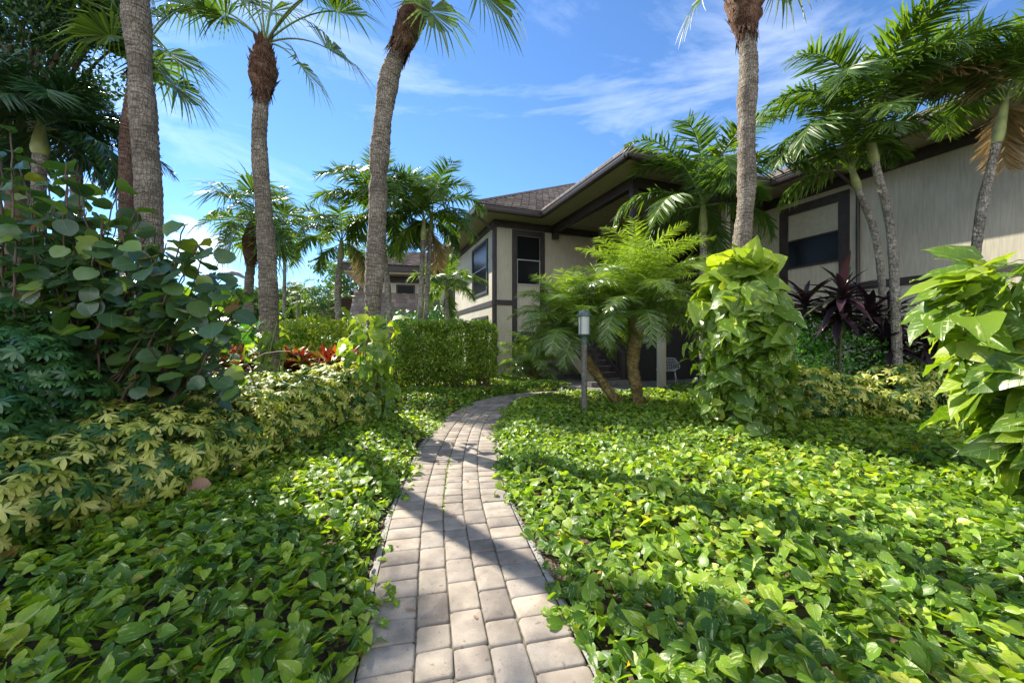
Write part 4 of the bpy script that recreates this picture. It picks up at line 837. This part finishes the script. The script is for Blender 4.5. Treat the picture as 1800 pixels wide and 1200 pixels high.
# crotons, gingers
def rosette(name, c, n_, L0, mname, label, cat, group=None, T=STRAP, el=(85, 5), wsc=1., stem=0., heads=1, spread=.2):
    o = np.array([c[0], c[1], 0.]); t_ = empty(name, o, label, cat, group); b = MB(); hs = []
    for h_ in range(heads):
        hz = c[2] if heads == 1 else c[2]*(.75+.35*rng.random()); hc = np.array([rng.normal()*spread*(heads > 1), rng.normal()*spread*(heads > 1), hz]); hs.append(hc)
        az = np.arange(n_)*2.39996+rng.random()*6; e = np.radians(el[0]+(el[1]-el[0])*(np.arange(n_)/n_)**.8)+rng.normal(size=n_)*.12
        d = np.stack([np.cos(e)*np.cos(az), np.cos(e)*np.sin(az), np.sin(e)], -1); up = np.stack([-np.sin(e)*np.cos(az), -np.sin(e)*np.sin(az), np.cos(e)], -1)
        b.leaves(T, hc-np.array([0, 0, 1.])*(np.linspace(0, .22*L0, n_))[:, None], d, up, L0*(.75+.4*rng.random(n_)), wsc)
    b.build('foliage', M[mname], t_); b = MB()
    for hc in hs: b.tube(catmull3(np.array([[hc[0]*.4, hc[1]*.4, -.03], [hc[0]*.7, hc[1]*.7, hc[2]*.5], hc]), .12), .016 if c[2] > .3 else .012, 6)
    b.build('stem', M['stem_b'], t_)
    return t_
ORD = ['leftmost', 'second from the left', 'third from the left', 'fourth from the left', 'fifth from the left', 'sixth from the left', 'seventh from the left', 'eighth from the left', 'middle one', 'eighth from the right', 'seventh from the right', 'sixth from the right', 'fifth from the right', 'fourth from the right', 'third from the right', 'second from the right', 'rightmost']
for k in range(17):
    px = 395+k*14; Y_ = 7.0+rng.random()*.5; x_ = (px-900)/F*Y_
    rosette('croton', (x_, Y_, .95), 26, .31, 'red', 'red strap leaved plant, '+ORD[k]+' in its row', 'plant', 'red leaved plants in a row', heads=5, wsc=1.3, spread=.17)
gl = ['leftmost broad leaved plant beside the sea grape', 'broad leaved plant with yellow striped leaves in the middle of its clump', 'broad leaved plant at the foot of the second palm trunk']
for k, (px, Y_) in enumerate(((385, 7.9), (420, 8.3), (452, 7.9))):
    rosette('ginger_plant', ((px-900)/F*Y_, Y_, .95), 14, .9, 'ginger', gl[k], 'plant', 'broad leaved plants beside the sea grape', T=tmpl([0, .2, .45, .7, .9, 1.], [.02, .10, .17, .14, .06, .004], .35, .4), el=(85, 25), heads=2, spread=.12)
for k, (px, py, Y_, lb, hd) in enumerate(((1465, 520, 7.0, 'large purple black cordyline below the blinded window', 3), (1530, 525, 7.2, 'purple cordyline between the two pale ringed palms and the large one', 2), (1572, 600, 6.9, 'lower purple cordyline at the foot of the pale ringed palm', 2), (1650, 610, 7.2, 'sparse purple cordyline near the low window', 1))):
    q = at(px, py, Y_); rosette('cordyline', (q[0], q[1], q[2]), 32, .62, 'purple', lb, 'plant', 'purple cordylines by the right wall', heads=hd, el=(85, -25), wsc=1.1, spread=.26)

# ------------------------------------------------------------------ sea grape
def sea_grape():
    o = np.array([-3.9, 3.9, 0.]); t_ = empty('sea_grape', o, 'sprawling sea grape shrub with big round leathery leaves at the left', 'shrub')
    b = MB(); bs = MB()
    def top_z(px): return np.interp(px, [-150, 0, 100, 200, 330, 420], [3.15, 3.05, 2.95, 2.75, 2.3, 1.75])
    # branches rise from a few bases, leaves alternate along them
    nb = 122
    for k in range(nb):
        px = -120+560*rng.random()**.85; Y_ = 3.25+rng.random()*1.5; zt = top_z(px)*(.60+.42*rng.random()) if k % 3 else top_z(px)*(.97+.08*rng.random())
        tip = np.array([(px-900)/F*Y_, Y_, zt])-o; bx_ = np.array([-.9+rng.normal()*.5, .2+rng.normal()*.3, 0])
        mid = bx_*.35+tip*.65; mid[2] = zt*.45; P_ = catmull3(np.array([bx_, mid, tip]), .1)
        bs.tube(P_+rng.normal(size=P_.shape)*.008, np.linspace(.016, .005, len(P_)), 6)
        m_ = rng.integers(7, 12); s_ = np.linspace(.55, 1, m_); idx = s_*(len(P_)-1); pos = np.stack([np.interp(idx, np.arange(len(P_)), P_[:, c]) for c in range(3)], -1)
        az = rng.random()*6.28+np.arange(m_)*2.6; d = np.stack([np.cos(az), np.sin(az), .15+.35*rng.normal(size=m_)], -1); up = np.array([0, 0, 1.])+rng.normal(size=(m_, 3))*.5
        hf = m_//2; b.leaves(ROUND, pos[:hf], d[:hf], up[:hf], .125+.065*rng.random(hf)); b.leaves(ROUND2, pos[hf:], d[hf:], up[hf:], .11+.08*rng.random(m_-hf))
    # drooping skirt of leaves at right/low front
    for (px0, px1, y0, y1, n_) in ((235, 420, 560, 690, 46), (60, 420, 430, 590, 150), (0, 200, 380, 520, 70)):
        px = px0+(px1-px0)*rng.random(n_); py = y0+(y1-y0)*rng.random(n_); Y_ = 3.2+.5*rng.random(n_); pos = np.stack([(px-900)/F*Y_, Y_, HC+(600-py)/F*Y_], -1)-o
        d = nz(np.stack([rng.normal(size=n_)*.7+.2, rng.normal(size=n_)*.5-.3, -.1-.4*rng.random(n_)], -1)); up = nz(np.stack([.1*np.ones(n_), -.45*np.ones(n_), .8*np.ones(n_)], -1)+rng.normal(size=(n_, 3))*.3)
        b.leaves(ROUND, pos, d, up, .12+.06*rng.random(n_))
        for q in pos[::11]: bs.tube(catmull3(np.array([np.array([-.6+rng.normal()*.4, .5, .5]), (q+np.array([-.5, .4, .9]))/1.6, q]), .15), .006, 4, cap=False)
    b.build('foliage', M['seagrape'], t_)
    for k in range(200):
        a = np.array([-4.3+rng.random()*1.3, 3.7+rng.random()*.9, .4+rng.random()*1.2])-o; q = a+nz(rng.normal(size=3)*np.array([1, .6, 1]))*(.25+.4*rng.random()); bs.tube(catmull3(np.array([a, (a+q)/2+rng.normal(size=3)*.05, q]), .12), .004+.004*rng.random(), 4, cap=False)
    bs.build('branches', M['stem_r'], t_)
sea_grape()

# ------------------------------------------------------------------ vines climbing palms
def vine(name, c, Hh, rad_, n_, size, label, seed, lean=(0, 0), face=None, T=HEART2, mname='bigvine', wsc=1., sgrow=0., hi=.0, outw=.25, down=.6):
    o = np.array([c[0], c[1], 0.]); t_ = empty(name, o, label, 'vine'); b = MB()
    h = np.linspace(0, 1, n_)**.85+rng.normal(size=n_)*.02; h = np.clip(h, .02, 1.02); az = rng.random(n_)*6.283
    if face is not None:
        k = rng.random(n_) < .6; az[k] = R(face)+rng.normal(size=k.sum())*.8
    rr = rad_(h)*(.72+.32*rng.random(n_))*(1+.22*np.sin(2*az+5*h+seed)+.12*np.sin(5*az-9*h)); gap = np.sin(3*az+7*h+seed)*np.sin(11*h-2*az); rr = np.where(gap > .55, rr*.55, rr); rd = np.stack([np.cos(az), np.sin(az), np.zeros(n_)], -1)
    pos = rd*rr[:, None]+np.stack([lean[0]*h, lean[1]*h, h*Hh], -1)
    tip = np.clip((h-.85)/.15, 0, 1)
    tn = np.stack([-rd[:, 1], rd[:, 0], np.zeros(n_)], -1)*rng.normal(size=(n_, 1))*.75
    d = nz(rd*(outw+.5*rng.random((n_, 1)))+tn+np.array([0, 0, -1])*(down-1.0*tip[:, None])*(.4+.8*rng.random((n_, 1)))+rng.normal(size=(n_, 3))*.3)
    up = nz(rd*.9+np.array([0, 0, .75])+rng.normal(size=(n_, 3))*.42)
    b.leaves(T, pos, d, up, size*(.55+.9*rng.random(n_)**2)*(1-sgrow+sgrow*h**1.5), wsc, np.clip(rng.random(n_)**1.3*(1-hi)+hi*h**2*.9, 0, .97)); m_ = int(n_*.8); ks = rng.integers(0, n_, m_); ds = nz(d[ks]*.5+rng.normal(size=(m_, 3))*.7+np.array([0, 0, -.2])); ps = pos[ks]*np.array([.88, .88, 1])+rng.normal(size=(m_, 3))*.06; ps[:, 2] = np.abs(ps[:, 2])  # lower leaves get darker tones, shade low on the vine put into colour
    b.leaves(HEARTL, ps, ds, nz(rd[ks]+rng.normal(size=(m_, 3))*.7+np.array([0, 0, .6])), size*.42*(.6+.7*rng.random(m_)), .85, np.clip(rng.random(m_)*.95, 0, .97))
    b.build('foliage', M[mname], t_)
    b = MB()
    for k in range(26):
        a = rng.random()*6.28; r_ = .16+.08*rng.random(); hh = np.linspace(0, .95*rng.random()+.05, 8); P_ = np.stack([lean[0]*hh+r_*np.cos(a+hh*1.5), lean[1]*hh+r_*np.sin(a+hh*1.5), hh*Hh], -1); b.tube(P_, .010, 5)
    sel = rng.choice(n_, min(n_, 220), replace=False)
    for k in sel: a = pos[k]; q = a*np.array([.25, .25, 1])+np.array([lean[0]*h[k]*.75, lean[1]*h[k]*.75, .02]); b.tube(np.array([q, (a+q)/2+np.array([0, 0, .06]), a]), .0035, 4, cap=False)
    b.build('stems', M['stem_g'], t_); return t_
q = gnd(1297, 5.6)
vine('climbing_vine', (q[0], q[1]-.02), 1.14+1.36*.96, lambda h: np.interp(h, [0, .15, .5, .8, 1], [.85, .56, .54, .56, .26]), 560, .36, 'vine with large yellow green leaves wrapped round the palm right of the lamp', 51, face=-100, sgrow=.5, hi=.55)
q = gnd(657, 6.05); vine('climbing_vine', (q[0], q[1]), 1.68, lambda h: np.interp(h, [0, .3, .7, 1], [.45, .30, .42, .30]), 105, .27, 'vine with glowing heart shaped leaves on the leaning palm left of the path', 52, face=-80, T=HEART2, sgrow=.2, hi=.55)
q = gnd(476, 6.25); vine('climbing_vine', (q[0], q[1]), 1.75, lambda h: np.interp(h, [0, .6, 1], [.30, .32, .22]), 42, .24, 'sparse vine on the lower trunk of the second palm from the left', 53, face=-80, sgrow=.2, hi=.5)
# near right vine column
vine('climbing_vine', (4.3, 2.95), 1.98, lambda h: np.interp(h, [0, .1, .35, .6, .85, 1], [.15, .38, .50, .62, .62, .45]), 480, .31, 'nearest vine column with very large striped leaves at the right edge', 54, face=190, T=HEART2, wsc=.82, hi=.2, outw=.7, down=.5)
b = MB(); q0 = np.array([4.32, 2.97, 0]); P_, rad, bm = trunk_mesh([q0+[0, 0, -.05]-q0, np.array([.02, 0, 1.2]), np.array([.05, 0, 2.2]), np.array([.25, .1, 5.2])], .19, .15, 5, sides=16)
pt = empty('palm_tree', q0, 'palm trunk hidden inside the striped vine at the right edge', 'palm tree'); b.tube(P_[:int(len(P_)*.42)], rad[:int(len(P_)*.42)], 16, bumps=bm[:int(len(P_)*.42), :16]); b.build('trunk', M['trunk'], pt)

# ------------------------------------------------------------------ pothos ground cover
def hgt(x, y): return .17+.06*np.sin(x*1.7+.6*y)*np.cos(y*1.3-.5*x)+.035*np.sin(x*4.1+1)*np.sin(y*3.7)
def pothos(name, label, box, dens, size, T, seed):
    x0, x1, y0, y1 = box; n_ = int(dens*(x1-x0)*(y1-y0)); x = x0+(x1-x0)*rng.random(n_); y = y0+(y1-y0)*rng.random(n_)
    d = pathdist(x, y); vv, uu = uv_of(x, y)
    edge = HW+.045+.05*np.sin(y*3.1+x)+.03*np.sin(y*9)-.11*(rng.random(n_) < .18)
    ok = (d > edge) & (np.abs(x) < y*1.42+1.4) & ~((vv > 5.5) & (uu > 8.2)) & ~((vv > V0-.05) & (uu > U0-.05)) & (vv < VR-.1)
    x, y, d, edge = x[ok], y[ok], d[ok], edge[ok]; n_ = len(x); ramp_ = np.clip((d-edge)/.35, .12, 1)
    z = hgt(x, y)*ramp_*(.45+.65*rng.random(n_)**.7)
    side = np.sign(x-np.interp(y, PC[:, 1], PC[:, 0])); az = rng.random(n_)*6.283
    dd = np.stack([np.cos(az), np.sin(az)-.25, -.05+.45*rng.normal(size=n_)], -1); up = np.array([-.25, -.05, 1.])+rng.normal(size=(n_, 3))*np.array([.5, .5, .15])
    b = MB(); s_ = size*(.62+.72*rng.random(n_)**2.2); rd = rng.random(n_)
    cl = .5+.5*np.sin(x*2.3+1.3*np.sin(y*1.9))*np.sin(y*2.7+x); rd = np.clip(rd**1.15*.72+.30*cl*rd**.4, 0, 1); rd = np.minimum(rd, .96); rd[rng.random(n_) < .004] = .985
    b.leaves(T, np.stack([x, y, z], -1)-nz(dd)*(s_*.4)[:, None], dd, up, s_, .72+.25*rng.random(n_), rd)
    return b
b = MB()
for (bx_, dn, sz, T) in (((-7, -.2, .4, 4.2), 860, .087, HEART), ((-7.5, .2, 4.2, 7.5), 800, .077, HEARTL), ((-12, 1, 7.5, 13.5), 430, .09, HEARTL)):
    q = pothos('', '', bx_, dn, sz, T, 1); b.v += q.v; b.q += [k+b.n for k in q.q]; b.uv += q.uv; b.r += q.r; b.m += q.m; b.n += q.n
o_ = b.build('ground_cover', M['pothos']); tag(o_, 'glossy pothos leaves covering the bed left of the path', 'ground cover', kind='stuff')
b = MB()
for (bx_, dn, sz, T) in (((-.2, 7.5, .4, 4.2), 860, .087, HEART), ((-.9, 9.5, 4.2, 7.5), 800, .077, HEARTL), ((-1, 12, 7.5, 13.5), 430, .09, HEARTL)):
    q = pothos('', '', bx_, dn, sz, T, 2); V_ = q.v[0]
    b.v += q.v; b.q += [k+b.n for k in q.q]; b.uv += q.uv; b.r += q.r; b.m += q.m; b.n += q.n
o_ = b.build('ground_cover', M['pothos']); tag(o_, 'sunlit yellow green pothos leaves covering the bed right of the path', 'ground cover', kind='stuff')

# ------------------------------------------------------------------ trees and background
def broad_tree(name, c, ells, n_, size, mname, label, tr=.2, group=None, T=OVAL):
    o = np.array([c[0], c[1], 0.]); t_ = empty(name, o, label, 'tree', group)
    E = [(e[0]-o[0], e[1]-o[1], *e[2:]) for e in ells]; b = MB()
    # sub-clumps
    cl = []
    for e in E:
        for k in range(26): d = sphere_rand(1)[0]; q = np.array(e[:3])+d*np.array(e[3:])*(.35+.6*rng.random()); s_ = (.18+.16*rng.random())*min(e[3:]); cl.append((*q, s_*1.3, s_*1.3, s_*.8))
    cl = np.array(cl); k = rng.integers(0, len(cl), n_); d = sphere_rand(n_); p_ = cl[k, :3]+d*cl[k, 3:]*(rng.random(n_)**.4)[:, None]
    b.leaves(T, p_, rng.normal(size=(n_, 3))+[0, 0, -.4], nz(d*.4+rng.normal(size=(n_, 3))*.5+[0, 0, .7]), size*(.6+.7*rng.random(n_)), 1.); b.build('crown', M[mname], t_)
    b = MB(); zc = np.mean([e[2] for e in E]); b.tube(catmull3(np.array([[0, 0, -.1], [.1, 0, zc*.4], [0, .1, zc*.8], [0, 0, zc]]), .2), np.linspace(tr, tr*.5, len(catmull3(np.array([[0, 0, -.1], [.1, 0, zc*.4], [0, .1, zc*.8], [0, 0, zc]]), .2))), 10)
    for q in cl[::3]: P_ = catmull3(np.array([[0, 0, zc*.55], q[:3]*.5+np.array([0, 0, zc*.35]), q[:3]]), .4); b.tube(P_, np.linspace(tr*.3, .012, len(P_)), 5, cap=False)
    b.build('trunk', M['stem_b'], t_)
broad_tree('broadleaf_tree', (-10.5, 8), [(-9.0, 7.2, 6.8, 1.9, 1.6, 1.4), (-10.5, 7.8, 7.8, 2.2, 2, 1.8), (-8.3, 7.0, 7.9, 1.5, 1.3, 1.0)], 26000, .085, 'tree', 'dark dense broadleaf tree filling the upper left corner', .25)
fl = ['pale green distant tree at the far left behind the sea grape', 'rounded distant tree between the short palm and the low roof', 'distant tree seen between the second and third palm trunks', 'bushy distant tree left of the far tiled house', 'distant tree beside the far eave of the tiled house']
for k, (px, py, Y_, r_) in enumerate(((400, 545, 30, 3.0), (470, 540, 34, 3.2), (555, 535, 36, 3.2), (640, 500, 40, 4.5), (700, 470, 42, 5.0))):
    q = at(px, py, Y_); broad_tree('distant_tree', (q[0], q[1]), [(q[0], q[1], max(q[2], r_*.7), r_*1.3, r_, r_*.8)], 5000, .30, 'fartree', fl[k], .2, 'distant trees on the skyline')
bl = ['leafy bush low behind the ginger plants', 'green bush behind the crotons and second trunk', 'dark bush between the far palms', 'shaded bush at the base of the palm pair', 'shaded bush beside the far wall of the house', 'dense bush behind the left dark palms', 'dense bush at the far left edge behind the sea grape']
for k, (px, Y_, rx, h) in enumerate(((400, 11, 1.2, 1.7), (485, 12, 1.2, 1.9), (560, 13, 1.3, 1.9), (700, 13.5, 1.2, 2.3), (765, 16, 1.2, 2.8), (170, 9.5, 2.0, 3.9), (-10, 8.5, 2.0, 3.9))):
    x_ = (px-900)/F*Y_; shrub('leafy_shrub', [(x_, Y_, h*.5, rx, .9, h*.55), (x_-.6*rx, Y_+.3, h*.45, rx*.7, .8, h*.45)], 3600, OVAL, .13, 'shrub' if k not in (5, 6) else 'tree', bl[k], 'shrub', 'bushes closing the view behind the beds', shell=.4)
# fallen leaves
CURL = tmpl([0, .08, .25, .5, .75, .93, 1.], [.14, .34, .5, .54, .46, .24, .04], -.35, .75, .03)
def fallen(px, py, Y_, z, size, m_, label, az, T=ROUND, name='fallen_leaf', up=(0, 0, 1.), cat='leaf', group=None):
    x_ = (px-900)/F*Y_; b = MB(); b.leaves(T, [(0, 0, 0)], [(math.cos(az), math.sin(az), .1)], [up], size, 1., np.array([rng.random()])); o = b.build(name, M[m_]); o.location = (x_, Y_, z); return tag(o, label, cat, group)
fallen(330, 868, 3.05, .13, .15, 'deadleaf', 'large curled pinkish brown dead leaf lying on the ground cover at left', R(60), T=CURL, up=(.1, -.7, .7))
fallen(790, 722, 7.2, .2, .14, 'orangeleaf', 'bright orange red leaf tip standing in the bed left of the path bend', R(90), T=OVAL, up=(0, -1, .2))
fallen(853, 692, 9.6, .15, .13, 'orangeleaf', 'small orange leaf in the bed beyond the path bend', R(70), T=OVAL, up=(0, -1, .2))
fallen(1113, 700, 8.5, .12, .18, 'orangeleaf', 'orange leaf beside the foot of the upright date palm', R(80), T=OVAL, up=(0, -1, .3))
for k, (s_, t_, lb) in enumerate(((3.55, -.30, 'small curled brown leaf near the left edge of the path in front'), (4.75, -.15, 'thin brown leaf scrap on a middle paver'), (4.55, .02, 'brown leaf scrap just left of the path centre'), (5.3, .12, 'tiny brown leaf right of the path centre'), (6.7, -.2, 'tiny dark leaf on the path before the bend'))):
    q = pth(s_, t_); b = MB(); b.leaves(OVAL, [(0, 0, 0)], [(math.cos(k*1.7), math.sin(k*1.7), .05)], [(.2, .1, 1.)], .055, .7); o = b.build('fallen_leaf', M['deadleaf']); o.location = (q[0], q[1], .008); tag(o, lb, 'leaf', 'leaf scraps on the path')

for k in range(16):
    s_, t_ = 3.3+rng.random()*5.5, (rng.random()*2-1)*.43
    q = pth(s_, t_); b = MB(); b.leaves(CURL if k % 2 else OVAL, [(0, 0, 0)], [(math.cos(k*2.1), math.sin(k*2.1), .05)], [(.3, -.1, 1.)], .02+.025*rng.random(), .7); o = b.build('fallen_leaf', M['deadleaf']); o.location = (q[0], q[1], .007)
    tag(o, 'tiny dry leaf crumb lying on the pavers', 'leaf', 'leaf crumbs on the path')
# weeds in the joints and creeping runners at the edge
b = MB(); n_ = 900; s_ = np.concatenate([4.6+rng.random(300)*1.6, 3+rng.random(600)*9]); t_ = np.concatenate([np.full(300, -.081)+rng.normal(size=300)*.004, np.sign(rng.random(600)-.5)*(HW+.01+.02*rng.random(600))])
q = pth(s_, t_); dd = rng.normal(size=(n_, 3)); dd[:, 2] = .4+.5*rng.random(n_)
b.leaves(OVAL, np.column_stack([q, np.full(n_, -.006)]), dd, np.array([0, 0, 1.])+rng.normal(size=(n_, 3))*.4, .010+.012*rng.random(n_)); tag(b.build('joint_weeds', M['hedge']), 'tiny weeds and moss growing in the paver joints', 'weeds', kind='stuff')
# mulch litter between the pavers and the plants
b = MB(); n_ = 5200; y = .5+rng.random(n_)*10; sg = np.sign(rng.random(n_)-.5); s_ = rng.random(n_)*Ls[-1]; q = pth(s_, sg*(HW+.03+.30*rng.random(n_)**1.4)); dd = rng.normal(size=(n_, 3)); dd[:, 2] *= .25
b.leaves(OVAL, np.column_stack([q, -.02+.02*rng.random(n_)]), dd, np.array([0, 0, 1.])+rng.normal(size=(n_, 3))*.5, .02+.035*rng.random(n_), .55); tag(b.build('leaf_litter', M['litter']), 'brown leaf litter along the path edge', 'litter', kind='stuff')
